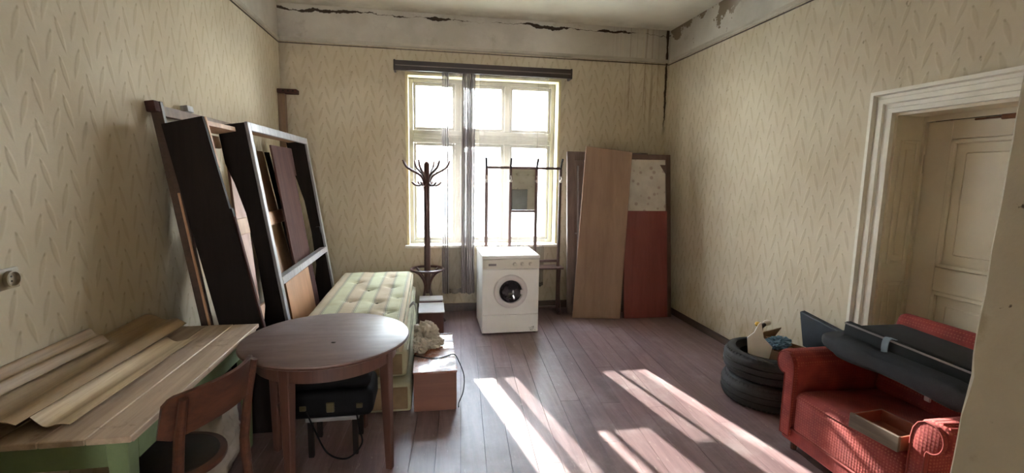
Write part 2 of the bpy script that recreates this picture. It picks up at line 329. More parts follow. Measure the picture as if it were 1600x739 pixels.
# ------------------------------------------------------------------ mesh builder
class MB:
    def __init__(s): s.bm = bmesh.new(); s.M = Matrix.Identity(4)
    def _box(s, co, bev, seg):
        bm2 = bmesh.new(); v = [bm2.verts.new(c) for c in co]
        for f in ((0, 3, 2, 1), (4, 5, 6, 7), (0, 1, 5, 4), (1, 2, 6, 5), (2, 3, 7, 6), (3, 0, 4, 7)): bm2.faces.new([v[i] for i in f])
        bmesh.ops.recalc_face_normals(bm2, faces=bm2.faces)
        if bev: bmesh.ops.bevel(bm2, geom=list(bm2.edges), offset=bev, segments=seg, profile=0.5, affect='EDGES')
        s.merge(bm2); return s
    def merge(s, bm2):
        me = bpy.data.meshes.new('tmp'); bm2.to_mesh(me); bm2.free(); me.transform(s.M); s.bm.from_mesh(me); bpy.data.meshes.remove(me)
    def box(s, x0, x1, y0, y1, z0, z1, bev=0.0, seg=1):
        return s._box([(x0, y0, z0), (x1, y0, z0), (x1, y1, z0), (x0, y1, z0), (x0, y0, z1), (x1, y0, z1), (x1, y1, z1), (x0, y1, z1)], bev, seg)
    def hexa(s, co, bev=0.0, seg=1): return s._box(co, bev, seg)
    def fbox(s, F, u0, u1, v0, v1, n0, n1, bev=0.0, seg=1):    # box in a slanted frame (O, U, V, N)
        O, U, V, N = F; c = lambda u, v, n: O + U * u + V * v + N * n
        return s._box([c(u0, v0, n0), c(u1, v0, n0), c(u1, v1, n0), c(u0, v1, n0), c(u0, v0, n1), c(u1, v0, n1), c(u1, v1, n1), c(u0, v1, n1)], bev, seg)
    def slab(s, p, th, bev=0.002):                             # quad p0..p3 given thickness behind its normal
        p = [Vector(q) for q in p]; n = (p[1] - p[0]).cross(p[3] - p[0]).normalized() * th
        return s._box([q - n for q in p] + p, bev, 1)
    def prism(s, pts, a, b, axis='x', bev=0.0):                # polygon swept along an axis; pts are the two other coords
        bm2 = bmesh.new()
        P = {'x': lambda q, t: (t, q[0], q[1]), 'y': lambda q, t: (q[0], t, q[1]), 'z': lambda q, t: (q[0], q[1], t)}[axis]
        A = [bm2.verts.new(P(q, a)) for q in pts]; B = [bm2.verts.new(P(q, b)) for q in pts]; n = len(pts)
        fa = bm2.faces.new(A); fb = bm2.faces.new(B[::-1])
        for i in range(n): bm2.faces.new([A[i], B[i], B[(i + 1) % n], A[(i + 1) % n]])
        bmesh.ops.recalc_face_normals(bm2, faces=bm2.faces)
        if bev: bmesh.ops.bevel(bm2, geom=list(fa.edges) + list(fb.edges), offset=bev, segments=2, profile=0.5, affect='EDGES')
        s.merge(bm2); return s
    def tube(s, pts, r, seg=10, closed=False):
        pts = [Vector(p) for p in pts]; n = len(pts); rr = r if isinstance(r, (list, tuple)) else [r] * n
        bm2 = bmesh.new(); rings = []; up = None
        for i, p in enumerate(pts):
            if closed: t = pts[(i + 1) % n] - pts[i - 1]
            else: t = pts[min(i + 1, n - 1)] - pts[max(i - 1, 0)]
            t.normalize()
            if up is None: up = Vector((0, 0, 1)) if abs(t.z) < 0.9 else Vector((1, 0, 0))
            a = (up - t * up.dot(t)).normalized(); up = a; b_ = t.cross(a)
            rings.append([bm2.verts.new(p + (a * math.cos(k * 2 * math.pi / seg) + b_ * math.sin(k * 2 * math.pi / seg)) * rr[i]) for k in range(seg)])
        for i in range(n if closed else n - 1):
            A, B = rings[i], rings[(i + 1) % n]
            for k in range(seg): bm2.faces.new([A[k], A[(k + 1) % seg], B[(k + 1) % seg], B[k]])
        if not closed: bm2.faces.new(rings[0][::-1]); bm2.faces.new(rings[-1])
        bmesh.ops.recalc_face_normals(bm2, faces=bm2.faces); s.merge(bm2); return s
    def ribbon(s, pts, wdir, w, th):                           # flat strap along a path
        pts = [Vector(p) for p in pts]; wd = Vector(wdir).normalized() * w / 2
        for i in range(len(pts) - 1):
            t = (pts[i + 1] - pts[i]).normalized(); n = t.cross(wd).normalized() * th
            a, b_ = pts[i] - t * th * 0.3, pts[i + 1] + t * th * 0.3
            s._box([a - wd, a + wd, b_ + wd, b_ - wd, a - wd + n, a + wd + n, b_ + wd + n, b_ - wd + n], 0, 1)
        return s
    def lathe(s, prof, c=(0, 0, 0), axis='z', seg=40, closed=False):   # prof: (radius, height)
        bm2 = bmesh.new(); rings = []
        for r, h in prof:
            if r < 1e-6: rings.append([bm2.verts.new(s._ax(0, 0, h, c, axis))]); continue
            rings.append([bm2.verts.new(s._ax(r * math.cos(k * 2 * math.pi / seg), r * math.sin(k * 2 * math.pi / seg), h, c, axis)) for k in range(seg)])
        L = list(zip(rings, rings[1:])) + ([(rings[-1], rings[0])] if closed else [])
        for A, B in L:
            for k in range(seg):
                k2 = (k + 1) % seg
                if len(A) == 1 and len(B) == 1: continue
                if len(A) == 1: bm2.faces.new([A[0], B[k2], B[k]])
                elif len(B) == 1: bm2.faces.new([A[k], A[k2], B[0]])
                else: bm2.faces.new([A[k], A[k2], B[k2], B[k]])
        if not closed:
            if len(rings[0]) > 1: bm2.faces.new(rings[0][::-1])
            if len(rings[-1]) > 1: bm2.faces.new(rings[-1])
        bmesh.ops.recalc_face_normals(bm2, faces=bm2.faces); s.merge(bm2); return s
    def _ax(s, a, b, h, c, axis):
        v = {'z': (a, b, h), 'y': (a, h, b), 'x': (h, a, b)}[axis]
        return (v[0] + c[0], v[1] + c[1], v[2] + c[2])
    def blob(s, c, rad, amp, freq, seed, sub=4, crumple=False):
        bm2 = bmesh.new(); bmesh.ops.create_icosphere(bm2, subdivisions=sub, radius=1.0)
        for v in bm2.verts:
            d = v.co.normalized(); q = d * freq + Vector((seed, seed * 1.7, -seed))
            if crumple: k = 1 + amp * (0.5 - 1.9 * abs(mnoise.noise(q))) + amp * 0.55 * (0.4 - 1.6 * abs(mnoise.noise(q * 2.3 + Vector((3, 1, 2)))))
            else: k = 1 + amp * mnoise.turbulence(q, 3, True) * 2 - amp * 0.7
            v.co = Vector((c[0] + d.x * rad[0] * k, c[1] + d.y * rad[1] * k, c[2] + d.z * rad[2] * k))
        s.merge(bm2); return s
    def grid(s, fn, nu, nv, th=0.0):
        bm2 = bmesh.new(); V = [[bm2.verts.new(fn(i / nu, j / nv)) for j in range(nv + 1)] for i in range(nu + 1)]
        for i in range(nu):
            for j in range(nv): bm2.faces.new([V[i][j], V[i + 1][j], V[i + 1][j + 1], V[i][j + 1]])
        if th:
            bmesh.ops.recalc_face_normals(bm2, faces=bm2.faces); bmesh.ops.solidify(bm2, geom=list(bm2.faces), thickness=th)
        s.merge(bm2); return s
    def build(s, name, mat, parent=None, world=True, smooth=30, **kw):
        me = bpy.data.meshes.new(name); s.bm.to_mesh(me); s.bm.free()
        if parent is not None and world: me.transform(PM[parent.name].inverted())
        me.materials.append(MATS[mat])
        if smooth:
            for p in me.polygons: p.use_smooth = True
            me.set_sharp_from_angle(angle=math.radians(smooth))
        o = bpy.data.objects.new(name, me); col.objects.link(o); o.parent = parent
        PM[o.name] = PM[parent.name].copy() if parent is not None else Matrix.Identity(4)
        for k, v_ in kw.items(): o[k] = v_
        return o
PM = {}
def thing(name, label, cat, loc=(0, 0, 0), group=None):
    o = bpy.data.objects.new(name, None); col.objects.link(o); o.location = loc; o.empty_display_size = 0.1
    o['label'] = label; o['category'] = cat
    if group: o['group'] = group
    PM[o.name] = Matrix.Translation(loc)
    return o
def solo(mb, name, mat, label, cat, base, group=None, smooth=30):       # a thing that is a single mesh, origin at its base
    o = mb.build(name, mat, None, smooth=smooth); o.data.transform(Matrix.Translation(-Vector(base))); o.location = base
    o['label'] = label; o['category'] = cat
    if group: o['group'] = group
    return o
def struct(mb, name, mat, parent=None, smooth=30):
    o = mb.build(name, mat, parent, smooth=smooth)
    if parent is None: o['kind'] = 'structure'
    return o
def frame(O, U, V):
    U = Vector(U).normalized(); V = Vector(V).normalized(); V = (V - U * V.dot(U)).normalized()
    return (Vector(O), U, V, U.cross(V))
def bez(p0, p1, p2, p3, n=10):
    p0, p1, p2, p3 = map(Vector, (p0, p1, p2, p3)); r = []
    for i in range(n + 1):
        t = i / n; r.append(p0 * (1 - t) ** 3 + p1 * 3 * t * (1 - t) ** 2 + p2 * 3 * t * t * (1 - t) + p3 * t ** 3)
    return r
def spline(pts, n=6):                        # Catmull-Rom through points
    P = [Vector(p) for p in pts]; P = [P[0] * 2 - P[1]] + P + [P[-1] * 2 - P[-2]]; r = []
    for i in range(1, len(P) - 2):
        for k in range(n):
            t = k / n; a, b_, c, d = P[i - 1], P[i], P[i + 1], P[i + 2]
            r.append(0.5 * ((2 * b_) + (c - a) * t + (2 * a - 5 * b_ + 4 * c - d) * t * t + (3 * b_ - a - 3 * c + d) * t ** 3))
    r.append(P[-2]); return r

# ================================================================== SETTING
# ---- floor: dark sub-floor with painted boards running slightly askew to the walls
floor = struct(MB().box(XL, XR + 0.30, -3.0, YB, -0.12, -0.022), 'floor', 'gap_dark')
def clip(poly, f):
    r = []
    for i, p in enumerate(poly):
        q = poly[(i + 1) % len(poly)]; a, b_ = f(p), f(q)
        if a >= 0: r.append(p)
        if (a >= 0) != (b_ >= 0):
            t = a / (a - b_); r.append((p[0] + (q[0] - p[0]) * t, p[1] + (q[1] - p[1]) * t))
    return r
pd = Vector((0.065, 1.0)).normalized(); pn = Vector((pd.y, -pd.x)); PW = 0.148
k0 = int(-2.2 / PW); 
for k in range(k0, k0 + 38):
    s0 = -3.4 + random.uniform(0, 2.2)
    while s0 < 6.2:
        s1 = s0 + random.uniform(2.6, 4.4)
        a, b_ = k * PW + 0.0012, (k + 1) * PW - 0.0012
        q = [(pn.x * u + pd.x * w_, pn.y * u + pd.y * w_) for u, w_ in ((a, s0 + 0.001), (b_, s0 + 0.001), (b_, s1 - 0.001), (a, s1 - 0.001))]
        for f in (lambda p: p[0] - XL, lambda p: XR - p[0], lambda p: p[1] + 3.0, lambda p: YB - p[1]):
            q = clip(q, f) if len(q) > 2 else q
        if len(q) > 2:
            ar = abs(sum(q[i][0] * q[(i + 1) % len(q)][1] - q[(i + 1) % len(q)][0] * q[i][1] for i in range(len(q)))) / 2
            if ar > 0.002:
                MB().prism(q, -0.022, random.uniform(-0.0008, 0.0), 'z').build('plank', 'floor_paint', floor, smooth=0)
        s0 = s1
# threshold of the side door
struct(MB().box(XR, XR + 0.28, 1.60, 2.65, -0.022, 0.0), 'threshold', 'skirting_wood', floor)

# ---- walls
WX0, WX1, WZ0, WZ1 = -0.24, 1.54, 0.82, 2.78           # window opening
YO = YB + 0.38
w = MB().box(XL - 0.2, WX0, YB, YO, -0.1, ZC + 0.1).box(WX1, XR + 0.3, YB, YO, -0.1, ZC + 0.1)
w.box(WX0, WX1, YB, YO, -0.1, WZ0).box(WX0, WX1, YB, YO, WZ1, ZC + 0.1)
struct(w, 'wall_back', 'wallpaper_back', smooth=0)
struct(MB().box(XL - 0.2, XL, -3.0, YB, -0.1, ZC + 0.1), 'wall_left', 'wallpaper_left', smooth=0)
DY0, DY1, DZ = 1.60, 2.65, 2.10
w = MB().box(XR, XR + 0.3, DY1, YB, -0.1, ZC + 0.1).box(XR, XR + 0.3, YN - 0.2, DY0, -0.1, ZC + 0.1).box(XR, XR + 0.3, DY0, DY1, DZ, ZC + 0.1)
struct(w, 'wall_right', 'wallpaper_right', smooth=0)
struct(MB().box(XL - 0.2, XR + 0.3, -3.2, YO, ZC, ZC + 0.12), 'ceiling', 'ceiling_plaster', smooth=0)
# near wall with the wide opening the viewer stands in; its right jamb has a chipped, out-of-plumb edge
jz = [i * ZC / 110 for i in range(111)]
bmj = bmesh.new(); rings = []
for z in jz:
    xe = 0.781 + (z - 1.2) * 0.045
    ch = max(0, mnoise.noise(Vector((z * 9, 3.1, 0))) - 0.18) * 0.022 + abs(mnoise.noise(Vector((z * 40, 7.7, 0)))) * 0.002
    rings.append([bmj.verts.new(c) for c in ((xe + ch + 0.004, YN, z), (xe + ch * 0.2, YN - 0.004 - ch, z), (xe, 0.33, z), (XR + 0.05, 0.33, z), (XR + 0.05, YN, z))])
for A, B in zip(rings, rings[1:]):
    for k in range(5): bmj.faces.new([A[k], A[(k + 1) % 5], B[(k + 1) % 5], B[k]])
bmj.faces.new(rings[0]); bmj.faces.new(rings[-1]); bmesh.ops.recalc_face_normals(bmj, faces=bmj.faces)
w = MB(); w.merge(bmj)
w.box(XL, -0.80, 0.33, YN, 0, ZC).box(-0.80, 0.90, 0.33, YN, 2.75, ZC)
struct(w, 'wall_near', 'chipped_paint', smooth=0)
# unseen room behind the viewer; opening in its back wall added for fill light
struct(MB().box(XR, XR + 0.2, -3.0, 0.33, 0, ZC), 'wall_adjoining_right', 'plaster_old', smooth=0)
w = MB().box(XL, XR, -3.2, -3.0, 0, 1.0).box(XL, XR, -3.2, -3.0, 2.4, ZC).box(XL, 0.1, -3.2, -3.0, 1.0, 2.4).box(0.5, XR, -3.2, -3.0, 1.0, 2.4)
struct(w, 'wall_adjoining_back', 'plaster_old', smooth=0)

struct(MB().box(XR + 0.30, XR + 0.34, DY0 - 0.2, DY1 + 0.2, -0.1, DZ + 0.2), 'door_light_blocker', 'gap_dark', smooth=0)  # unseen backing sheet, added to stop light leaking round the door leaf
# ---- trim
def rail_prof(o, z): return [(o, z - 0.02), (o + 0.012, z - 0.016), (o + 0.022, z - 0.004), (o + 0.022, z + 0.004), (o + 0.008, z + 0.006), (o + 0.012, z + 0.022), (o, z + 0.026)]
struct(MB().prism([(XL + p[0], p[1]) for p in rail_prof(0, ZT)], YN, YB, 'y'), 'trim_1', 'trim_plaster')
struct(MB().prism([(YB - p[0], p[1]) for p in rail_prof(0, ZT)], XL, XR, 'x'), 'trim_2', 'trim_plaster')
struct(MB().prism([(XR - p[0], p[1]) for p in rail_prof(0, ZT)], YN, YB, 'y'), 'trim_3', 'trim_plaster')
for nm_, bx_ in (('trim_4', (XL, XL + 0.010, YN, YB)), ('trim_5', (XL, XR, YB - 0.010, YB)), ('trim_6', (XR - 0.010, XR, YN, YB))):
    struct(MB().box(*bx_, ZT - 0.042, ZT - 0.034), nm_, 'skirting_wood')
struct(MB().prism([(XR, 0), (XR - 0.03, 0), (XR - 0.03, 0.03), (XR - 0.014, 0.06), (XR, 0.065)], DY1 + 0.15, YB, 'y'), 'baseboard_right', 'skirting_wood')
struct(MB().prism([(YB, 0), (YB - 0.03, 0), (YB - 0.03, 0.05), (YB - 0.014, 0.09), (YB, 0.095)], XL, XR, 'x'), 'baseboard_back', 'skirting_wood')
struct(MB().prism([(XL, 0), (XL + 0.03, 0), (XL + 0.03, 0.05), (XL + 0.014, 0.09), (XL, 0.095)], YN, YB, 'y'), 'baseboard_left', 'skirting_wood')

# ---- window: three columns, short top lights over tall casements
WY = YB + 0.20                                     # glass plane
w = MB()
fx0, fx1, fz0, fz1 = WX0 + 0.005, WX1 - 0.005, WZ0 + 0.005, WZ1 - 0.005
w.box(fx0, fx0 + 0.05, WY - 0.05, WY + 0.05, fz0, fz1, 0.004).box(fx1 - 0.05, fx1, WY - 0.05, WY + 0.05, fz0, fz1, 0.004)
w.box(fx0 + 0.05, fx1 - 0.05, WY - 0.05, WY + 0.05, fz0, fz0 + 0.035, 0.004).box(fx0 + 0.05, fx1 - 0.05, WY - 0.05, WY + 0.05, fz1 - 0.045, fz1, 0.004)
win = struct(w, 'window_1', 'window_paint')
TZ0, TZ1 = 2.035, 2.185
MB().box(fx0 + 0.05, fx1 - 0.05, WY - 0.06, WY + 0.05, TZ0, TZ1, 0.006).box(fx0 + 0.05, fx1 - 0.05, WY - 0.075, WY - 0.055, TZ0 + 0.05, TZ0 + 0.10, 0.006).build('transom', 'window_paint', win)
cx = [fx0 + 0.05, 0.345, 0.94, fx1 - 0.05]
for i in (1, 2):
    for z0, z1 in ((fz0 + 0.035, TZ0), (TZ1, fz1 - 0.045)):
        MB().box(cx[i] - 0.035, cx[i] + 0.035, WY - 0.06, WY + 0.05, z0, z1, 0.006).build('mullion', 'window_paint', win)
for i in range(3):
    a = cx[i] + (0.037 if i else 0.002); b_ = cx[i + 1] - (0.037 if i < 2 else 0.002)
    for z0, z1 in ((fz0 + 0.037, TZ0 - 0.002), (TZ1 + 0.002, fz1 - 0.047)):
        t = 0.032
        s = MB().box(a, a + t, WY - 0.03, WY + 0.02, z0, z1, 0.004).box(b_ - t, b_, WY - 0.03, WY + 0.02, z0, z1, 0.004)
        s.box(a + t, b_ - t, WY - 0.03, WY + 0.02, z0, z0 + t, 0.004).box(a + t, b_ - t, WY - 0.03, WY + 0.02, z1 - t, z1, 0.004)
        so = s.build('sash', 'window_paint', win)
        MB().box(a + t - 0.005, b_ - t + 0.005, WY - 0.002, WY + 0.001, z0 + t - 0.005, z1 - t + 0.005).build('pane', 'pane_glass', so, smooth=0)
c = MB()                                           # cream strip round the opening
c.box(WX0 - 0.028, WX0 + 0.004, YB - 0.012, YB + 0.12, WZ0, WZ1 + 0.03, 0.004).box(WX1 - 0.004, WX1 + 0.028, YB - 0.012, YB + 0.12, WZ0, WZ1 + 0.03, 0.004)
c.box(WX0 + 0.004, WX1 - 0.004, YB - 0.012, YB + 0.12, WZ1 - 0.004, WZ1 + 0.03, 0.004)
c.build('casing', 'casing_cream', win)
MB().box(WX0 - 0.05, WX1 + 0.05, YB - 0.07, YB + 0.145, WZ0 - 0.028, WZ0 + 0.004, 0.008, 2).build('window_sill', 'casing_white', win)

# ---- side door in the right wall
o_ = [(0.0, 0.0), (0.0, 0.030), (0.028, 0.034), (0.034, 0.022), (0.058, 0.022), (0.064, 0.036), (0.092, 0.040), (0.098, 0.026), (0.118, 0.026), (0.124, 0.052), (0.146, 0.052), (0.150, 0.0)]
bmc = bmesh.new(); R_ = []
for (y, z, sy, sz) in ((DY1, 0, 1, 0), (DY1, DZ, 1, 1), (DY0, DZ, -1, 1), (DY0, 0, -1, 0)):
    R_.append([bmc.verts.new((XR - p, y + sy * o, z + sz * o)) for o, p in o_])
for A, B in zip(R_, R_[1:]):
    for k in range(len(o_) - 1): bmc.faces.new([A[k], A[k + 1], B[k + 1], B[k]])
bmesh.ops.recalc_face_normals(bmc, faces=bmc.faces); cw = MB(); cw.merge(bmc)
LX = XR + 0.22                                     # face of the leaf
leaf = MB()
ly0, ly1, lz0, lz1 = DY0 + 0.035, DY1 - 0.035, 0.012, DZ - 0.055
py0, py1 = ly0 + 0.13, ly1 - 0.15
for a, b_, z0, z1 in ((ly0, py0, lz0, lz1), (py1, ly1, lz0, lz1), (py0, py1, lz0, 0.22), (py0, py1, 0.98, 1.13), (py0, py1, 1.93, lz1)):
    leaf.box(LX, LX + 0.04, a, b_, z0, z1, 0.003)
door = struct(leaf, 'door_1', 'door_paint')
cw.build('casing', 'casing_white', door)
for z0, z1 in ((0.22, 0.98), (1.13, 1.93)):
    MB().box(LX + 0.014, LX + 0.03, py0, py1, z0, z1).box(LX + 0.006, LX + 0.016, py0 + 0.085, py1 - 0.085, z0 + 0.085, z1 - 0.085, 0.008).build('panel', 'door_paint', door)
    mo = MB()
    for a, b_, c0, c1 in ((py0, py0 + 0.03, z0, z1), (py1 - 0.03, py1, z0, z1), (py0, py1, z0, z0 + 0.03), (py0, py1, z1 - 0.03, z1)):
        mo.box(LX - 0.008, LX + 0.016, a, b_, c0, c1, 0.007)
    mo.build('moulding', 'door_paint', door)
jl = MB().box(XR, XR + 0.29, DY1 - 0.018, DY1, 0, DZ).box(XR, XR + 0.29, DY0, DY0 + 0.018, 0, DZ).box(XR, XR + 0.29, DY0 + 0.018, DY1 - 0.018, DZ - 0.018, DZ)
jl.box(XR + 0.20, XR + 0.22, DY1 - 0.036, DY1 - 0.018, 0, DZ - 0.018).box(XR + 0.20, XR + 0.22, DY0 + 0.018, DY1 - 0.036, DZ - 0.052, DZ - 0.018)
jl.build('jamb_lining', 'door_paint', door)
for z0, z1 in ((0.16, 1.0), (1.12, 1.93)):
    mo = MB(); yv = DY1 - 0.018
    for a, b_, c0, c1 in ((XR + 0.035, XR + 0.06, z0, z1), (XR + 0.16, XR + 0.185, z0, z1), (XR + 0.06, XR + 0.16, z0, z0 + 0.025), (XR + 0.06, XR + 0.16, z1 - 0.025, z1)):
        mo.box(a, b_, yv - 0.010, yv, c0, c1, 0.004)
    mo.box(XR + 0.085, XR + 0.135, yv - 0.006, yv, z0 + 0.06, z1 - 0.06, 0.004)
    mo.build('jamb_panel', 'door_paint', door)
for zc in (1.78, 0.35):
    MB().tube([(LX - 0.006, ly1 + 0.006, zc - 0.06), (LX - 0.006, ly1 + 0.006, zc + 0.06)], 0.008).build('hinge', 'hinge_steel', door)
MB().box(LX - 0.02, LX, 2.12, 2.21, 2.02, 2.05, 0.005).tube([(LX - 0.012, 2.21, 2.035), (LX - 0.012, 2.34, 2.035)], 0.006).build('latch', 'rust', door)

# ---- outside the window
struct(MB().box(-40, 40, YO + 0.02, 70, -1.4, -1.2), 'ground_outside', 'ground_pale', smooth=0)
hs = thing('house', 'pale rendered house seen bleached out through the window', 'house', (0, 24, -1.2))
MB().box(-11, 12, 24, 31, -1.2, 1.2).build('wall', 'render_white', hs)
MB().prism([(23.5, 1.2), (31.5, 1.2), (27.5, 2.9)], -11.4, 12.4, 'x').build('roof', 'roof_tile', hs)
for x in (-7, -3.5, 0.2, 3.6, 7.2):
    f = MB().box(x, x + 1.1, 23.94, 24.02, -0.6, 0.8).build('window', 'casing_white', hs); MB().box(x + 0.1, x + 1.0, 23.92, 23.95, -0.5, 0.7).build('pane', 'far_window', f)

# ================================================================== THINGS AT THE WINDOW WALL
# ---- curtain pelmet rail
t = thing('curtain_rail', 'long dark brown grooved curtain rail above the window', 'curtain rail', (0.64, YB, 2.80))
MB().box(-0.37, 1.65, 5.56, 5.585, 2.80, 2.905, 0.004).box(-0.37, 1.65, 5.585, 5.70, 2.885, 2.905, 0.003).build('board', 'pelmet_wood', t)
MB().box(-0.37, 1.65, 5.553, 5.562, 2.847, 2.856, 0.002).build('groove_strip', 'pelmet_track', t)
for x in (-0.375, 1.648): MB().box(x - 0.008, x + 0.014, 5.552, 5.70, 2.795, 2.91, 0.004).build('end_cap', 'pelmet_wood', t)
MB().box(-0.33, 1.61, 5.60, 5.63, 2.868, 2.885, 0.002).build('track', 'pelmet_track', t)
def curtain(name, label, runs, zt, zb, seed, hem):          # runs: (x0, x1, folds, overlap, depth, material), left to right, one cloth
    rng = random.Random(seed); xa, xb = runs[0][0], runs[-1][1]
    t = thing(name, label, 'curtain', ((xa + xb) / 2, 5.615, zb), 'sheer curtains at the window')
    for x0, x1, nf, a, dep, mat in runs:
        ph = [rng.uniform(-0.5, 0.5) for _ in range(nf + 2)]; am = [rng.uniform(0.6, 1.2) for _ in range(nf + 2)]
        def f(u, v):
            s = u * nf; k = int(min(s, nf - 1e-6)); fr = s - k; sh = ph[k] * (1 - fr) + ph[k + 1] * fr; aa = am[k] * (1 - fr) + am[k + 1] * fr
            low = 1 - v; lam = (x1 - x0) / nf; th_ = 2 * math.pi * (s + sh * 0.5)
            x = x0 + (x1 - x0) * u + a * aa * lam * math.sin(th_) * (0.8 + 0.2 * low) + 0.010 * math.sin(low * 3 + seed) * low
            y = 5.615 + dep * aa * math.cos(th_) * (0.5 + 0.5 * low)
            return (x, y, zb + (zt - zb) * v + (0.010 * math.sin(5 * u * nf) if v == 0 else 0))
        MB().grid(f, nf * 20, 26).build('fabric', mat, t, smooth=180)
        MB().grid(lambda u, v: Vector(f(u, v * hem / (zt - zb))) + Vector((0, -0.002, 0)), nf * 20, 2).build('hem', mat, t, smooth=180)
        MB().grid(lambda u, v: Vector(f(u, 1 - v * 0.05 / (zt - zb))) + Vector((0, -0.002, 0)), nf * 20, 2).build('header_tape', mat, t, smooth=180)
        for k in range(nf):
            p = Vector(f((k + 0.5) / nf, 1.0)); MB().tube([p + Vector((0.009 * math.cos(q), 0, 0.030 + 0.009 * math.sin(q))) for q in [i * math.pi / 6 for i in range(12)]], 0.0022, 6, True).build('ring', 'pelmet_track', t)
    return t
curtain('curtain', 'gathered dusty grey sheer curtain bunched left of the hall stand', ((0.15, 0.225, 3, 0.55, 0.03, 'sheer_dense'), (0.225, 0.375, 2, 0.06, 0.02, 'sheer_thin'), (0.375, 0.53, 6, 0.8, 0.035, 'sheer_dense')), 2.825, 0.24, 3, 0.06)
curtain('curtain', 'thin spread sheer curtain hanging behind the hall stand', ((0.585, 1.40, 9, 0.19, 0.028, 'sheer_thin'),), 2.825, 0.30, 8, 0.05)

# ---- washing machine
t = thing('washing_machine', 'white front-loading washing machine standing in front of the window', 'washing machine', (0.83, 5.06, 0))
MB().box(0.53, 1.13, 4.775, 5.36, 0.012, 0.805, 0.006, 2).build('cabinet', 'enamel_white', t)
MB().box(0.526, 1.134, 4.758, 5.362, 0.806, 0.842, 0.008, 2).build('lid', 'enamel_white', t)
MB().box(0.532, 1.128, 4.756, 4.775, 0.702, 0.802, 0.006, 2).build('control_panel', 'enamel_panel', t)
MB().box(0.532, 1.128, 4.762, 4.775, 0.214, 0.697, 0.004).build('front_panel', 'enamel_white', t)
MB().box(0.532, 1.128, 4.762, 4.775, 0.016, 0.209, 0.004).build('kick_plate', 'enamel_white', t)
MB().box(0.592, 0.672, 4.752, 4.757, 0.735, 0.757, 0.001).build('label_plate', 'plate_grey', t)
for x in (0.865, 0.945, 1.035):
    MB().lathe([(0.021, 0.0), (0.021, -0.006), (0.016, -0.010), (0.014, -0.024), (0, -0.025)], (x, 4.757, 0.752), 'y', 20).build('knob', 'enamel_panel', t)
d = MB().lathe([(0.178, 0.0), (0.178, -0.014), (0.168, -0.026), (0.150, -0.032), (0.128, -0.028), (0.120, -0.016), (0.120, 0.0)], (0.826, 4.763, 0.462), 'y', 56, True).build('door', 'door_ring_plastic', t)
MB().lathe([(0.1195, -0.010), (0.112, -0.024), (0.09, -0.033), (0.05, -0.020), (0, -0.014)], (0.826, 4.763, 0.462), 'y', 44).build('porthole', 'porthole_glass', d)
MB().box(0.925, 0.962, 4.722, 4.75, 0.436, 0.482, 0.005, 2).build('latch', 'door_ring_plastic', d)
em = MB()
for p in ([(1.045, 0.035), (1.062, 0.05), (1.082, 0.078)], [(1.045, 0.035), (1.042, 0.055), (1.060, 0.070), (1.082, 0.078)], [(1.045, 0.035), (1.07, 0.036), (1.080, 0.055), (1.082, 0.078)], [(1.03, 0.068), (1.038, 0.060)], [(1.09, 0.04), (1.10, 0.034)]):
    em.tube([(x, 4.7612, z) for x, z in p], 0.0018, 5)
em.build('emblem', 'emblem_olive', t)
for x in (0.56, 1.10):
    for y in (4.81, 5.32): MB().lathe([(0.02, 0), (0.02, 0.012)], (x, y, 0), 'z', 12).build('foot', 'rubber_black', t)

# ---- bentwood coat stand
cxs, cys = -0.03, 5.45
t = thing('coat_stand', 'dark bentwood coat stand with curled hooks beside the curtain', 'coat stand', (cxs, cys, 0))
MB().tube([(cxs, cys, 0.30), (cxs, cys, 1.0), (cxs, cys, 1.77), (cxs, cys, 1.80)], [0.036, 0.036, 0.033, 0.018], 16).build('pole', 'bentwood', t)
def rad(a, r, z): return (cxs + r * math.cos(a), cys + r * math.sin(a), z)
for i in range(6):
    a = math.radians(8 + i * 60)
    big = i % 3 == 0
    k = 1.0 if big else 0.86
    MB().tube(spline([rad(a, 0.02, 1.42), rad(a, 0.03, 1.56), rad(a, 0.07 * k, 1.645), rad(a, 0.16 * k, 1.70), rad(a, 0.225 * k, 1.745), rad(a, 0.262 * k, 1.815)], 5), [0.015] * 18 + [0.013] * 6 + [0.010] * 2, 8).build('hook', 'bentwood', t)
    MB().tube(spline([rad(a, 0.024, 1.66), rad(a, 0.035, 1.57), rad(a, 0.075, 1.535), rad(a, 0.125, 1.54), rad(a, 0.165, 1.575)], 5), 0.0125, 8).build('lower_hook', 'bentwood', t)
MB().tube([rad(i * math.pi / 20, 0.185, 0.575) for i in range(40)], 0.014, 10, True).build('umbrella_ring', 'bentwood', t)
for i in range(4):
    a = math.radians(45 + i * 90)
    MB().tube(spline([rad(a, 0.178, 0.57), rad(a, 0.12, 0.53), rad(a, 0.055, 0.44), rad(a, 0.04, 0.34), rad(a, 0.09, 0.20), rad(a, 0.20, 0.07), rad(a, 0.275, 0.014)], 6), 0.0135, 9).build('leg', 'bentwood', t)

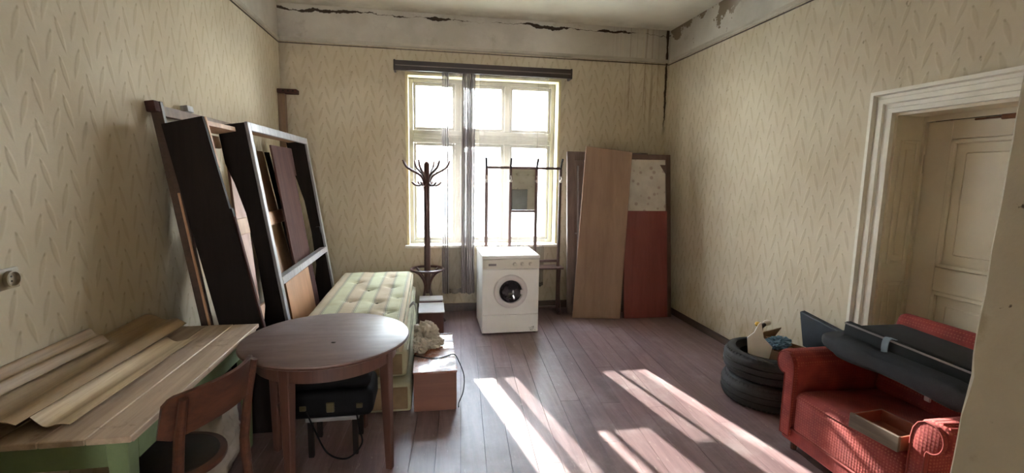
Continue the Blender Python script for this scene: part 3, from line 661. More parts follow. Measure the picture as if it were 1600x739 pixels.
# ---- hall stand with mirror behind the washing machine
hy = 5.48
t = thing('hall_stand', 'tall mauve-brown hall stand with hooks and mirror behind the washing machine', 'hall stand', (1.09, hy, 0))
for x in (0.65, 0.93, 1.24, 1.53):
    foot = 0.0
    p = MB().tube([(x, hy, foot), (x, hy, 1.0), (x, hy, 1.74)], 0.019, 10).build('post', 'hall_stand_wood', t)
    dx = 0.014 if x > 1.1 else -0.012 if x < 0.8 else 0.006
    MB().tube(spline([(x, hy, 1.73), (x + dx * 0.4, hy - 0.012, 1.80), (x + dx, hy - 0.035, 1.86)], 5), 0.013, 8).build('hook_tip', 'rubber_black', p)
    MB().lathe([(0.0, -0.018), (0.014, -0.012), (0.018, 0.0), (0.014, 0.012), (0, 0.018)], (x, hy - 0.035, 1.60), 'y', 14).tube(spline([(x, hy - 0.012, 1.66), (x, hy - 0.05, 1.63), (x, hy - 0.04, 1.60)], 4), 0.006, 6).build('peg', 'knob_white', p)
MB().box(0.64, 1.54, hy - 0.012, hy + 0.012, 1.735, 1.765, 0.005).build('top_rail', 'hall_stand_wood', t)
for z in (1.245,):
    MB().box(0.94, 1.23, hy - 0.014, hy + 0.012, z - 0.014, z + 0.014, 0.004).build('mirror_rail', 'hall_stand_wood', t)
MB().box(0.943, 1.227, hy - 0.004, hy + 0.004, 1.26, 1.735).build('mirror', 'mirror', t)
MB().box(0.64, 1.54, hy - 0.012, hy + 0.012, 0.63, 0.66, 0.004).build('seat_rail', 'hall_stand_wood', t)
MB().box(0.63, 1.58, hy - 0.10, hy + 0.10, 0.555, 0.58, 0.006).build('shelf', 'hall_stand_wood', t)
MB().box(0.64, 1.54, hy - 0.012, hy + 0.012, 0.06, 0.085, 0.004).build('lower_rail', 'hall_stand_wood', t)
for x in (0.65, 1.53):
    MB().tube(spline([(x, hy - 0.10, 0.56), (x + 0.005, hy - 0.06, 0.34), (x + 0.01, hy - 0.075, 0.14), (x + 0.03, hy - 0.095, 0.02)], 5), 0.012, 8).build('leg', 'hall_stand_wood', t)
    MB().box(x - 0.02, x + 0.02, hy - 0.112, hy + 0.12, 0.0, 0.03, 0.006).build('foot', 'hall_stand_wood', t)
solo(MB().box(0.948, 1.13, hy - 0.022, hy - 0.016, 1.262, 1.50, 0.001), 'card', 'card_grey', 'grey card square propped against the hall stand mirror', 'card', (1.04, hy - 0.02, 1.262))

# ---- boards leaning in the right back corner
t = thing('moulded_panel', 'greyish cabinet door with long raised mouldings leaning on the wall beside the hall stand', 'panel', (2.1, 5.45, 0))
F = frame((1.64, 5.41, 0.0), (1, 0, 0), (0.03, 0.21, 1.96))
MB().fbox(F, 0, 0.09, 0, 1.97, -0.02, 0.02, 0.004).fbox(F, 0.09, 0.95, 1.86, 1.97, -0.02, 0.02, 0.004).fbox(F, 0.09, 0.95, 0, 0.1, -0.02, 0.02, 0.004).fbox(F, 0.95, 1.04, 0, 1.97, -0.02, 0.02, 0.004).build('frame', 'panel_grey', t)
MB().fbox(F, 0.09, 0.95, 0.1, 1.86, -0.008, 0.004).build('panel', 'panel_grey', t)
for a in (0.125, 0.30): MB().fbox(F, a, a + 0.022, 0.2, 1.80, -0.002, 0.022, 0.006).build('moulding', 'edge_silver', t)
MB().fbox(F, 0.10, 0.30, 0.97, 0.99, -0.002, 0.016, 0.004).build('crossbar', 'edge_silver', t)
t = thing('framed_panel', 'dark framed panel with floral paper above deep red plywood in the corner', 'panel', (2.5, 5.15, 0))
F = frame((2.26, 5.145, 0.0), (1, -0.015, 0), (0.03, 0.25, 1.93))
MB().fbox(F, 0.54, 0.60, 0, 1.95, -0.03, 0.012, 0.003).fbox(F, 0.0, 0.04, 0, 1.95, -0.03, 0.012, 0.003).fbox(F, 0.04, 0.54, 1.89, 1.95, -0.03, 0.012, 0.003).fbox(F, 0.04, 0.54, 0, 0.05, -0.03, 0.0, 0.003).build('frame', 'panel_frame_brown', t)
MB().fbox(F, 0.04, 0.54, 1.27, 1.89, -0.02, -0.004).build('paper_panel', 'floral_paper', t)
MB().fbox(F, 0.0, 0.55, 0.0, 1.275, 0.0, 0.016, 0.002).build('red_panel', 'panel_red', t)
O, U, V, N = F
MB().prism([(0.47, 1.83), (0.54, 1.83), (0.54, 1.72)], 0, 0.004, 'z').build('corner_brace', 'panel_frame_brown', t).data.transform(PM[t.name].inverted() @ Matrix(((U.x, V.x, N.x, O.x + N.x * -0.003), (U.y, V.y, N.y, O.y + N.y * -0.003), (U.z, V.z, N.z, O.z + N.z * -0.003), (0, 0, 0, 1))) @ PM[t.name])
solo(MB().slab([(1.655, 5.235, 0.0), (2.20, 5.11, 0.005), (2.35, 5.32, 1.955), (1.80, 5.38, 2.015)], 0.016, 0.002), 'plywood_board', 'plywood_brown', 'tall brown plywood board leaning askew between the two panels', 'board', (1.93, 5.2, 0))

# ---- wooden pipe casing in the left back corner
t = thing('corner_post', 'narrow wooden post with a small peg rail in the far left corner', 'post', (-1.55, 5.63, 0))
MB().box(-1.598, -1.53, 5.58, 5.665, 0.096, 2.50, 0.004).build('board', 'old_post', t)
pr = MB().box(-1.598, -1.40, 5.56, 5.668, 2.50, 2.545, 0.004).build('peg_rail', 'maroon_board', t)
for x in (-1.53, -1.48, -1.43): MB().tube([(x, 5.562, 2.52), (x, 5.535, 2.522)], [0.007, 0.010], 8).build('peg', 'dark_stain', pr)

# ================================================================== LEFT SIDE
# ---- leaning open cabinet frame with pale silvery edges (front of the stack)
SL = 0.145
FA = frame((-0.965, 3.60, 0.0), (0, 1, 0), (-SL, 0, 1))          # U along the wall, V up, N towards the room
t = thing('cabinet_carcass', 'black open cabinet frame with pale silvery front edges leaning behind the mattress', 'cabinet frame', (-1.1, 4.4, 0))
LA, HA, DA = 1.62, 2.02, 0.155
def near_side():                                                  # side board with a concave notch cut in its rear edge
    return [(0, 0), (0, HA), (-DA - 0.02, HA), (-DA - 0.02, HA - 0.26), (-DA + 0.012, HA - 0.40), (-DA + 0.045, HA - 0.62), (-DA + 0.055, HA - 0.95), (-DA + 0.04, HA - 1.3), (-DA, HA - 1.45), (-DA, 0.024)]
def put(mb_pts, u0, u1, F, name, mat, parent):
    O, U, V, N = F; bm2 = bmesh.new()
    A = [bm2.verts.new(O + U * u0 + V * v + N * n) for n, v in mb_pts]; B = [bm2.verts.new(O + U * u1 + V * v + N * n) for n, v in mb_pts]; k = len(mb_pts)
    bm2.faces.new(A); bm2.faces.new(B[::-1])
    for i in range(k): bm2.faces.new([A[i], B[i], B[(i + 1) % k], A[(i + 1) % k]])
    bmesh.ops.recalc_face_normals(bm2, faces=bm2.faces); m = MB(); m.merge(bm2); return m.build(name, mat, parent, smooth=20)
put(near_side(), 0.0, 0.03, FA, 'side_board', 'dark_stain', t)
MB().fbox(FA, -0.004, 0.052, 0.0, HA + 0.004, 0.0, 0.022, 0.003).build('edge_strip', 'edge_silver', t)
put(near_side(), LA - 0.03, LA, FA, 'side_board', 'dark_stain', t)
MB().fbox(FA, LA - 0.048, LA + 0.004, 0.0, HA + 0.004, 0.0, 0.022, 0.003).build('edge_strip', 'edge_silver', t)
MB().fbox(FA, 0.03, LA - 0.03, HA - 0.022, HA, -DA, 0.0, 0.002).build('top_board', 'raw_pine', t)
MB().fbox(FA, 0.052, LA - 0.048, HA - 0.055, HA + 0.004, 0.0, 0.022, 0.003).build('top_edge', 'edge_silver', t)
MB().fbox(FA, 0.052, LA - 0.048, 0.845, 0.90, -0.045, 0.022, 0.003).build('crossbar', 'edge_silver', t)
MB().fbox(FA, LA - 0.09, LA - 0.03, 1.05, 1.12, -0.04, 0.0, 0.003).build('block', 'dark_stain', t)
t2 = solo(MB().fbox(FA, 0.40, 1.12, 0.013, 0.79, -0.085, -0.072, 0.002), 'plywood_sheet', 'plywood_orange', 'small orange-brown plywood sheet standing inside the black cabinet frame', 'board', (-1.05, 4.2, 0))
solo(MB().fbox(FA, 0.86, 1.42, 0.019, 1.93, -0.125, -0.108, 0.002).fbox(FA, 1.42, 1.48, 1.66, 1.93, -0.125, -0.108, 0.002), 'maroon_board', 'maroon_board', 'tall dull maroon board with a stepped edge leaning inside the black frame', 'board', (-1.1, 4.6, 0))

# ---- bed frame leaning behind it, its deep dark side towards the viewer
FB = frame((-0.90, 3.08, 0.0), (0, 1, 0), (-0.195, 0, 1))
t = thing('bed_frame', 'dark stained bed frame with raw pine slats leaning against the left wall', 'bed frame', (-1.2, 3.9, 0))
DB = 0.235; HB = 2.02
put([(0, 0), (0.012, HB - 0.55), (0.0, HB - 0.55), (-0.012, HB), (-DB, HB - 0.01), (-DB, 0.048)], 0.0, 0.028, FB, 'side_board', 'dark_stain', t)
MB().fbox(FB, 0.028, 0.048, HB - 0.30, HB, -0.045, -0.006, 0.002).build('edge_strip', 'raw_pine', t)
MB().fbox(FB, 0.0, 0.03, 0.0, HB - 0.60, 0.0, 0.014, 0.003).build('edge_moulding', 'maroon_board', t)
MB().fbox(FB, 0.03, 0.46, HB - 0.05, HB - 0.02, -0.13, -0.01, 0.002).build('top_rail', 'raw_pine', t)
MB().fbox(FB, 0.03, 0.50, HB - 0.14, HB - 0.06, -0.16, -0.14, 0.002).build('top_slat', 'tan_board', t)
BK = [(0.03, 0.50, 'dark_stain'), (1.16, 1.58, 'tan_board'), (1.66, 1.76, 'dark_stain')]  # first dark plank fills a gap, its shade put into the colour
O, U, V, N = FB; q_ = [O + U * u + V * v + N * (-DB + 0.020) for u, v in ((0.18, 0.05), (0.40, 0.05), (1.0, 1.88), (0.78, 1.88))]
MB().slab(q_, 0.018).build('plank', 'raw_pink', t)
for a, b_, mt in BK: MB().fbox(FB, a, b_, 0.05 if mt != 'tan_board' else 0.1, HB - (0.10 if mt != 'raw_pink' else 0.22), -DB + 0.0, -DB + 0.018, 0.002).build('plank', mt, t)
for v0, a, b_ in ((1.27, 0.40, 1.66), (0.62, 0.34, 1.0)):
    MB().fbox(FB, a, b_, v0, v0 + 0.115, -DB + 0.022, -DB + 0.044, 0.002).build('slat', 'raw_pine', t)
MB().fbox(FB, 0.24, 0.32, 0.05, HB - 0.12, -DB + 0.022, -DB + 0.06, 0.002).build('batten', 'dark_stain', t)

# ---- thin slatted frame right against the wall
FC = frame((-1.235, 3.115, 0.0), (0, 1, 0), (-0.143, 0, 1))
t = thing('slatted_frame', 'thin raw wood frame squeezed between the bed frame and the left wall', 'frame', (-1.4, 3.6, 0))
MB().fbox(FC, 0.0, 0.03, 0.01, 2.08, -0.06, 0.0, 0.002).build('stile', 'skirting_wood', t)
MB().fbox(FC, -0.006, 0.0, 0.01, 1.55, -0.018, -0.004, 0.002).build('pale_strip', 'raw_pine', t)
MB().fbox(FC, 1.40, 1.43, 0.01, 2.08, -0.06, 0.0, 0.002).build('stile', 'skirting_wood', t)
MB().fbox(FC, 0.03, 1.40, 2.01, 2.07, -0.06, -0.035, 0.002).build('rail', 'old_post', t)
MB().fbox(FC, 0.03, 1.40, 1.2, 1.26, -0.06, -0.04, 0.002).build('rail', 'old_post', t)
MB().fbox(FC, -0.055, 0.0, 2.02, 2.08, -0.055, -0.005, 0.002).build('stub', 'maroon_board', t)
MB().fbox(FC, 0.36, 0.44, 2.07, 2.11, -0.06, -0.015, 0.003).build('block', 'edge_silver', t)

# ---- wall socket
t = thing('wall_socket', 'old round socket on a plate on the left wall above the kitchen table', 'socket', (XL, 2.07, 1.245))
MB().box(XL, XL + 0.012, 1.93, 2.125, 1.205, 1.285, 0.004, 2).build('plate', 'outlet_plastic', t)
MB().lathe([(0.032, 0.0), (0.032, 0.018), (0.027, 0.020), (0.024, 0.010), (0, 0.009)], (XL + 0.010, 2.078, 1.245), 'x', 28).build('socket', 'outlet_plastic', t)
for dz in (-0.009, 0.009): MB().tube([(XL + 0.0185, 2.078, 1.245 + dz), (XL + 0.0205, 2.078, 1.245 + dz)], 0.004, 8).build('hole', 'outlet_dark', t)

# ---- green kitchen table with a raw plank top
t = thing('kitchen_table', 'pale green painted kitchen table with worn raw plank top along the left wall', 'table', (-1.3, 2.35, 0))
TX0, TX1, TY0, TY1 = XL + 0.012, -1.025, 1.735, 3.00
n = 4; pw = (TX1 - TX0) / n
for i in range(n):
    MB().box(TX0 + i * pw + 0.001, TX0 + (i + 1) * pw - 0.001, TY0, TY1, 0.728, 0.752 - 0.001 * (i % 2), 0.003).build('plank', 'table_plank', t)
MB().box(TX0 + 0.01, TX1 - 0.008, TY0 + 0.03, TY1 - 0.03, 0.716, 0.728, 0.002).build('batten', 'table_plank', t)
ap = 0.615
MB().box(TX0 + 0.05, TX1 - 0.05, TY0 + 0.05, TY0 + 0.072, ap, 0.716, 0.002).build('apron', 'green_paint', t)
MB().box(TX0 + 0.05, TX1 - 0.05, TY1 - 0.072, TY1 - 0.05, ap, 0.716, 0.002).build('apron', 'green_paint', t)
MB().box(TX1 - 0.057, TX1 - 0.035, TY0 + 0.10, TY1 - 0.10, ap, 0.716, 0.002).build('apron', 'green_paint', t)
MB().box(TX0 + 0.03, TX0 + 0.052, TY0 + 0.10, TY1 - 0.10, ap, 0.716, 0.002).build('apron', 'green_paint', t)
for x in (TX0 + 0.03, TX1 - 0.105):
    for y in (TY0 + 0.035, TY1 - 0.105):
        q = 0.018
        MB().hexa([(x + q, y + q, 0), (x + 0.07 - q, y + q, 0), (x + 0.07 - q, y + 0.07 - q, 0), (x + q, y + 0.07 - q, 0), (x, y, 0.716), (x + 0.07, y, 0.716), (x + 0.07, y + 0.07, 0.716), (x, y + 0.07, 0.716)], 0.004).build('leg', 'green_paint', t)

# ---- curled veneer / reed sheets on the table
def sheet(fn, mat, label, base):
    return solo(MB().grid(fn, 44, 16, 0.0022), 'veneer_sheet', mat, label, 'veneer sheet', base, 'veneer sheets on the kitchen table', smooth=60)
def s1(u, v):
    x = -1.535 + 0.285 * u + 0.012 * v; y = 1.80 + 0.045 * (1 - u) + v * 0.89 + 0.03 * math.sin(u * 7) * v
    z = 0.758 + (0.030 * (0.5 - 0.5 * math.cos(2 * math.pi * min(1, u * 1.15))) + 0.010 * math.sin(u * 16)) * (1 - 0.55 * v) + 0.012 * (u > 0.9) * (u - 0.9) * 10 + 0.012
    return (x, y, z)
sheet(s1, 'reed_sheet', 'pale wavy veneer sheet with curled near end, foremost on the kitchen table', (-1.4, 2.25, 0.755))
def s2(u, v):
    x = -1.585 + 0.22 * u; y = 1.76 + v * 1.14 + 0.02 * math.sin(u * 5)
    return (x, y, 0.812 + 0.035 * (1 - u) + 0.012 * math.sin(u * 9 + v))
sheet(s2, 'reed_dark', 'tan veneer sheet lying beneath the wall sheet, second on the kitchen table', (-1.47, 2.3, 0.8))
def s3(u, v):
    x = -1.590 + 0.085 * u; y = 1.70 + v * 0.76
    return (x, y, 0.93 - 0.055 * u + 0.008 * math.sin(u * 11) - 0.01 * v)
sheet(s3, 'reed_dark', 'dark narrow veneer sheet curling up against the left wall', (-1.55, 2.1, 0.86))

# ---- bentwood chair pushed to the green table
ct = Vector((-0.89, 2.03, 0)); ca = Vector((0.30, 0.954, 0)).normalized(); cf = Vector((-ca.y, ca.x, 0))   # along the back, towards the seat
def cp(a, f, z): return ct + ca * a + cf * f + Vector((0, 0, z))
t = thing('bentwood_chair', 'reddish brown bentwood chair with curved back pushed up to the green table', 'chair', (-1.05, 2.1, 0))
for s in (-1, 1):
    MB().tube([cp(s * 0.185, -0.045, 0.0), cp(s * 0.185, 0.0, 0.25), cp(s * 0.185, 0.01, 0.46), cp(s * 0.19, -0.02, 0.68), cp(s * 0.195, -0.055, 0.835)], [0.016, 0.02, 0.021, 0.019, 0.015], 10).build('rear_leg', 'chair_wood', t)
    MB().tube([cp(s * 0.165, 0.36, 0.0), cp(s * 0.16, 0.355, 0.44)], [0.014, 0.02], 10).build('front_leg', 'chair_wood', t)
def backr(u, v):
    a = -0.235 + 0.47 * u; c = 1 - (2 * u - 1) ** 2
    f = 0.045 - 0.085 * c - 0.03 * v
    zt = 0.845 + 0.012 * c - 0.05 * max(0, abs(2 * u - 1) - 0.9) * 10 * 0.5; zb = 0.665 + 0.025 * c + 0.03 * max(0, abs(2 * u - 1) - 0.85) * 6.6
    return cp(a, f - 0.012, zb + (zt - zb) * v)
MB().grid(backr, 28, 8, 0.016).build('backrest', 'chair_wood', t, smooth=50)
bms = [cp(0.20 * math.cos(q) * 1.0, 0.205 + 0.205 * math.sin(q), 0) for q in [i * math.pi / 20 for i in range(40)]]
def ring_prism(pts, z0, z1): return MB().prism([(p.x, p.y) for p in pts], z0, z1, 'z', 0.006)
ring_prism(bms, 0.435, 0.462).build('seat_rim', 'chair_wood', t)
ring_prism([ct + cf * 0.205 + (p - ct - cf * 0.205) * 0.86 for p in bms], 0.455, 0.468).build('seat', 'seat_dark', t)
MB().tube([ct + cf * 0.205 + (p - ct - cf * 0.205) * 0.84 + Vector((0, 0, 0.20)) for p in bms], 0.009, 8, True).build('stretcher_ring', 'chair_wood', t)

# ---- white sack under the green table
s = MB().blob((-1.20, 2.62, 0.26), (0.15, 0.17, 0.28), 0.26, 2.2, 4.2, 5, True)
for v in s.bm.verts: v.co.z = max(0.0, v.co.z)
solo(s, 'sack', 'sack_white', 'crumpled whitish sack slumped on the floor under the green table', 'sack', (-1.20, 2.62, 0), smooth=70)

# ---- round table
rc = Vector((-0.573, 2.725, 0))
t = thing('round_table', 'round dark brown wooden table with tapered legs beside the mattress', 'table', rc)
MB().lathe([(0.0, 0.722), (0.43, 0.722), (0.442, 0.728), (0.448, 0.738), (0.446, 0.748), (0.438, 0.752), (0.0, 0.752)], rc, 'z', 72).build('tabletop', 'round_top', t)
MB().lathe([(0.448, 0.732), (0.4515, 0.737), (0.448, 0.742)], rc, 'z', 72, True).build('rim', 'round_table_wood', t)
MB().lathe([(0.375, 0.635), (0.375, 0.722), (0.355, 0.722), (0.355, 0.635)], rc, 'z', 60, True).build('apron', 'round_table_wood', t)
LEGA = [math.radians(q) for q in (-22, -112, 158, 68)]
for q in LEGA:
    d = Vector((math.cos(q), math.sin(q), 0)); e = Vector((-d.y, d.x, 0)); p = rc + d * 0.352; b0 = rc + d * 0.365
    w0, w1 = 0.018, 0.030
    co = [b0 + d * a * w0 + e * c * w0 for a, c in ((-1, -1), (1, -1), (1, 1), (-1, 1))] + [p + d * a * w1 + e * c * w1 + Vector((0, 0, 0.720)) for a, c in ((-1, -1), (1, -1), (1, 1), (-1, 1))]
    MB().hexa(co, 0.004).build('leg', 'round_table_wood', t)
a_, b_ = [rc + Vector((math.cos(q), math.sin(q), 0)) * 0.34 + Vector((0, 0, 0.30)) for q in (LEGA[1], LEGA[2])]
MB().tube([a_, b_], 0.013, 8).build('stretcher', 'round_table_wood', t)
MB().blob((-0.52, 2.60, 0.753), (0.012, 0.008, 0.003), 0.5, 3, 1.1, 2).build('burn_mark', 'outlet_dark', t)

# ---- stool and suitcase under it
sx, sy = -0.57, 2.86
t = thing('stool', 'low grey stool carrying the black suitcase under the round table', 'stool', (sx, sy, 0))
MB().box(sx - 0.15, sx + 0.15, sy - 0.12, sy + 0.15, 0.225, 0.25, 0.005).build('seat', 'stool_grey', t)
for x in (-0.125, 0.125):
    for y in (-0.095, 0.125): MB().box(sx + x - 0.015, sx + x + 0.015, sy + y - 0.015, sy + y + 0.015, 0, 0.225, 0.003).build('leg', 'dark_stain', t)
t = thing('suitcase', 'black suitcase with metal latches on a stool under the round table', 'suitcase', (sx, sy + 0.02, 0.25))
MB().box(sx - 0.235, sx + 0.235, sy - 0.15, sy + 0.17, 0.251, 0.42, 0.045, 4).build('shell', 'suitcase_black', t)
MB().box(sx - 0.225, sx + 0.225, sy - 0.143, sy + 0.163, 0.424, 0.51, 0.04, 4).build('lid', 'suitcase_black', t)
for x in (-0.15, 0.16): MB().box(sx + x - 0.018, sx + x + 0.018, sy - 0.157, sy - 0.148, 0.315, 0.345, 0.003).build('latch', 'brass', t)
MB().box(sx - 0.022, sx + 0.022, sy - 0.16, sy - 0.148, 0.30, 0.36, 0.004).build('lock', 'brass', t)
MB().tube(spline([(sx + 0.14, sy - 0.155, 0.31), (sx + 0.16, sy - 0.175, 0.20), (sx + 0.17, sy - 0.17, 0.10), (sx + 0.09, sy - 0.19, 0.03), (sx - 0.02, sy - 0.17, 0.06), (sx - 0.09, sy - 0.155, 0.20), (sx - 0.13, sy - 0.155, 0.31)], 8), 0.005, 8).build('strap', 'suitcase_black', t)

# ---- sofa-bed base, folded cushion and mattress
def soft(x0, x1, y0, y1, z0, z1, r, name, mat, parent=None): return MB().box(x0, x1, y0, y1, z0, z1, r, 4).build(name, mat, parent, smooth=60)
t = thing('divan', 'low khaki upholstered divan base at the bottom of the mattress stack', 'divan', (-0.5, 4.2, 0))
soft(-0.84, -0.135, 3.20, 5.30, 0.015, 0.225, 0.025, 'box', 'ticking_plain', t)
MB().box(-0.80, -0.16, 3.193, 3.203, 0.04, 0.20, 0.004).build('end_panel', 'ticking_brown', t)
t = thing('sofa_cushion', 'thick pale khaki sofa cushion under the striped mattress', 'cushion', (-0.5, 4.2, 0.225))
soft(-0.87, -0.165, 3.30, 5.30, 0.227, 0.425, 0.035, 'pad', 'ticking_plain', t)
MB().box(-0.84, -0.20, 3.294, 3.304, 0.25, 0.40, 0.004).build('end_panel', 'ticking_brown', t)
MB().tube([(-0.162, 3.34, 0.41), (-0.162, 5.26, 0.41)], 0.006, 8).build('piping', 'ticking_plain', t)
t = thing('mattress', 'yellow-green striped tufted mattress on top of the stack', 'mattress', (-0.56, 4.25, 0.425))
TU = [(-0.72, 3.55), (-0.50, 3.62), (-0.32, 3.70), (-0.66, 4.05), (-0.44, 4.00), (-0.28, 4.15), (-0.56, 4.45), (-0.36, 4.52), (-0.70, 4.75), (-0.40, 4.98)]
MX0, MX1, MY0, MY1 = -0.925, -0.195, 3.24, 5.24
def mt(u, v):
    x = MX0 + (MX1 - MX0) * u; y = MY0 + (MY1 - MY0) * v
    eu = min(u, 1 - u) * (MX1 - MX0); ev = min(v, 1 - v) * (MY1 - MY0); e = min(eu, ev)
    z = 0.605 - (max(0, 0.05 - e) / 0.05) ** 2 * 0.035
    for tx, ty in TU: z -= 0.026 * math.exp(-((x - tx) ** 2 + (y - ty) ** 2) / 0.0028)
    z += 0.006 * mnoise.noise(Vector((x * 6, y * 4, 0)))
    return (x, y, z)
top = MB().grid(mt, 56, 120); 
ed = [(u / 56, 0) for u in range(57)] + [(1, v / 120) for v in range(1, 121)] + [(u / 56, 1) for u in range(55, -1, -1)] + [(0, v / 120) for v in range(119, 0, -1)]
bm2 = bmesh.new(); rows = []
for z_, in_ in ((None, 0), (0.545, -0.012), (0.48, -0.012), (0.44, 0.0), (0.428, 0.02)):
    row = []
    for u, v in ed:
        p = Vector(mt(u, v)); c = Vector(((MX0 + MX1) / 2, (MY0 + MY1) / 2, 0))
        if z_ is not None: p = Vector((p.x + (in_ if p.x < c.x - 0.3 else -in_ if p.x > c.x + 0.3 else 0), p.y + (in_ if v == 0 else -in_ if v == 1 else 0), z_))
        row.append(bm2.verts.new(p))
    rows.append(row)
for A, B in zip(rows, rows[1:]):
    for k in range(len(A)): bm2.faces.new([A[k], A[(k + 1) % len(A)], B[(k + 1) % len(A)], B[k]])
bm2.faces.new(rows[-1]); bmesh.ops.recalc_face_normals(bm2, faces=bm2.faces); top.merge(bm2)
bmesh.ops.remove_doubles(top.bm, verts=top.bm.verts, dist=0.0005); bmesh.ops.recalc_face_normals(top.bm, faces=top.bm.faces)
top.build('ticking', 'mattress_ticking', t, smooth=70)
for tx, ty in TU: MB().lathe([(0.0, 0.004), (0.011, 0.002), (0.012, -0.002)], (tx, ty, 0.583), 'z', 10).build('tuft', 'tuft_dark', t)
MB().tube([(MX1 + 0.002, MY0 + 0.04, 0.575), (MX1 + 0.004, MY1 - 0.04, 0.575)], 0.007, 8).build('piping', 'ticking_plain', t)
MB().box(MX0 + 0.25, MX1 - 0.03, MY0 - 0.006, MY0 + 0.004, 0.45, 0.55, 0.004).build('end_patch', 'ticking_brown', t)

# ---- long red-brown box on the floor, cable, bundle, strap
t = thing('long_box', 'long red-brown varnished box with scuffed shiny top on the floor', 'box', (0.03, 3.58, 0))
MB().box(-0.12, 0.18, 3.215, 3.98, 0.0, 0.282, 0.004).build('body', 'box_side', t)
MB().box(-0.124, 0.184, 3.205, 3.62, 0.283, 0.296, 0.002).build('lid', 'box_top', t)
MB().box(-0.124, 0.184, 3.624, 3.98, 0.283, 0.296, 0.002).build('lid', 'box_top', t)
MB().box(-0.124, 0.184, 3.975, 3.99, 0.283, 0.302, 0.002).build('back_edge', 'box_dark_side', t)
solo(MB().tube(spline([(-0.125, 3.50, 0.306), (-0.04, 3.46, 0.301), (0.05, 3.44, 0.301), (0.12, 3.475, 0.301), (0.175, 3.49, 0.305), (0.205, 3.46, 0.27), (0.245, 3.40, 0.17), (0.235, 3.33, 0.08), (0.200, 3.28, 0.02), (0.195, 3.24, 0.005)], 8), 0.004, 7), 'cable', 'cable_black', 'thin black cable trailing over the long red-brown box', 'cable', (0.19, 3.3, 0))
b1 = MB().blob((-0.045, 3.80, 0.365), (0.10, 0.125, 0.095), 0.34, 1.9, 2.3, 5, True).blob((0.01, 3.70, 0.335), (0.085, 0.07, 0.05), 0.36, 2.0, 5.3, 5, True).blob((-0.08, 3.61, 0.345), (0.06, 0.085, 0.06), 0.34, 1.9, 8.1, 5, True)
for v in b1.bm.verts:
    v.co.z = max(0.2975, v.co.z); v.co.x = max(-0.135, v.co.x)
solo(b1, 'cloth_bundle', 'rag_beige', 'crumpled beige cloth bundle on the long red-brown box', 'cloth', (-0.055, 3.75, 0.297), smooth=80)
solo(MB().ribbon(spline([(-0.175, 4.06, 0.53), (-0.14, 4.06, 0.56), (-0.125, 4.06, 0.50), (-0.125, 4.05, 0.42), (-0.12, 4.04, 0.34), (-0.11, 4.04, 0.24), (-0.10, 4.05, 0.10), (-0.10, 4.06, 0.0)], 5), (0, 1, 0.2), 0.05, 0.004), 'belt', 'strap_brown', 'brown belt hanging down the side of the mattress stack', 'belt', (-0.1, 4.05, 0))
t = thing('small_chest', 'dark red-brown box with pale top in front of the coat stand', 'box', (0.02, 4.98, 0))
MB().box(-0.115, 0.135, 4.80, 5.15, 0, 0.245, 0.004).build('body', 'box_dark_side', t)
MB().box(-0.122, 0.145, 4.785, 5.165, 0.246, 0.258, 0.002).build('lid', 'box_white_top', t)
t = thing('small_chest', 'pale-topped box right behind the dark red-brown box, nearest the coat stand', 'box', (0.02, 5.26, 0))
MB().box(-0.115, 0.130, 5.172, 5.34, 0, 0.272, 0.004).build('body', 'box_dark_side', t)
MB().box(-0.120, 0.140, 5.170, 5.36, 0.273, 0.285, 0.002).build('lid', 'box_white_top', t)

# ================================================================== RIGHT SIDE
# ---- two car tyres with rubbish in the upper one
def tyre(label, cx_, cy_, z0, rot):
    t = thing('tyre', label, 'tyre', (cx_, cy_, z0), 'car tyres stacked by the right wall')
    R0, r0, w_ = 0.315, 0.20, 0.19
    prof = [(r0, 0.045), (r0 + 0.012, 0.020), (r0 + 0.04, 0.006), (R0 - 0.055, 0.0), (R0 - 0.03, 0.010), (R0 - 0.012, 0.028), (R0 - 0.004, 0.040)]
    zc = [0.040, 0.066, 0.069, 0.075, 0.078, 0.112, 0.115, 0.121, 0.124, 0.150]
    rr = [0.004, 0.0, 0.008, 0.008, 0.0, 0.0, 0.008, 0.008, 0.0, 0.004]
    prof += [(R0 - d_, z) for d_, z in zip(rr, zc)][1:]
    prof += [(R0 - 0.012, w_ - 0.028), (R0 - 0.03, w_ - 0.010), (R0 - 0.055, w_), (r0 + 0.04, w_ - 0.006), (r0 + 0.012, w_ - 0.020), (r0, w_ - 0.045), (r0 + 0.03, w_ - 0.05), (R0 - 0.03, w_ - 0.05), (R0 - 0.03, 0.05), (r0 + 0.03, 0.05)]
    MB().lathe(prof, (cx_, cy_, z0), 'z', 72, True).build('carcass', 'tyre_rubber', t, smooth=40)
    for row, za, zb in ((0, 0.010, 0.060), (1, 0.130, 0.180)):
        tr = MB()
        for k in range(56):
            a = 2 * math.pi * k / 56 + rot; d = Vector((math.cos(a), math.sin(a), 0)); e = Vector((-d.y, d.x, 0)); c = Vector((cx_, cy_, z0))
            ra = R0 - 0.026 if row == 0 else R0 - 0.002; rb = R0 - 0.002 if row == 0 else R0 - 0.026
            q = [c + d * (ra - 0.01) - e * 0.011 + Vector((0, 0, za)), c + d * (ra - 0.01) + e * 0.011 + Vector((0, 0, za)), c + d * (rb - 0.01) + e * 0.013 + Vector((0, 0, zb)), c + d * (rb - 0.01) - e * 0.013 + Vector((0, 0, zb))]
            tr._box(q + [p + d * 0.014 for p in q], 0, 1)
        tr.build('shoulder_blocks', 'tyre_rubber', t, kind='stuff')
    for rl in (0.236, 0.256): MB().tube([(cx_ + rl * math.cos(i * math.pi / 30), cy_ + rl * math.sin(i * math.pi / 30), z0 + w_ - 0.004) for i in range(60)], 0.0025, 5, True).build('sidewall_rib', 'tyre_rubber', t)
    return t
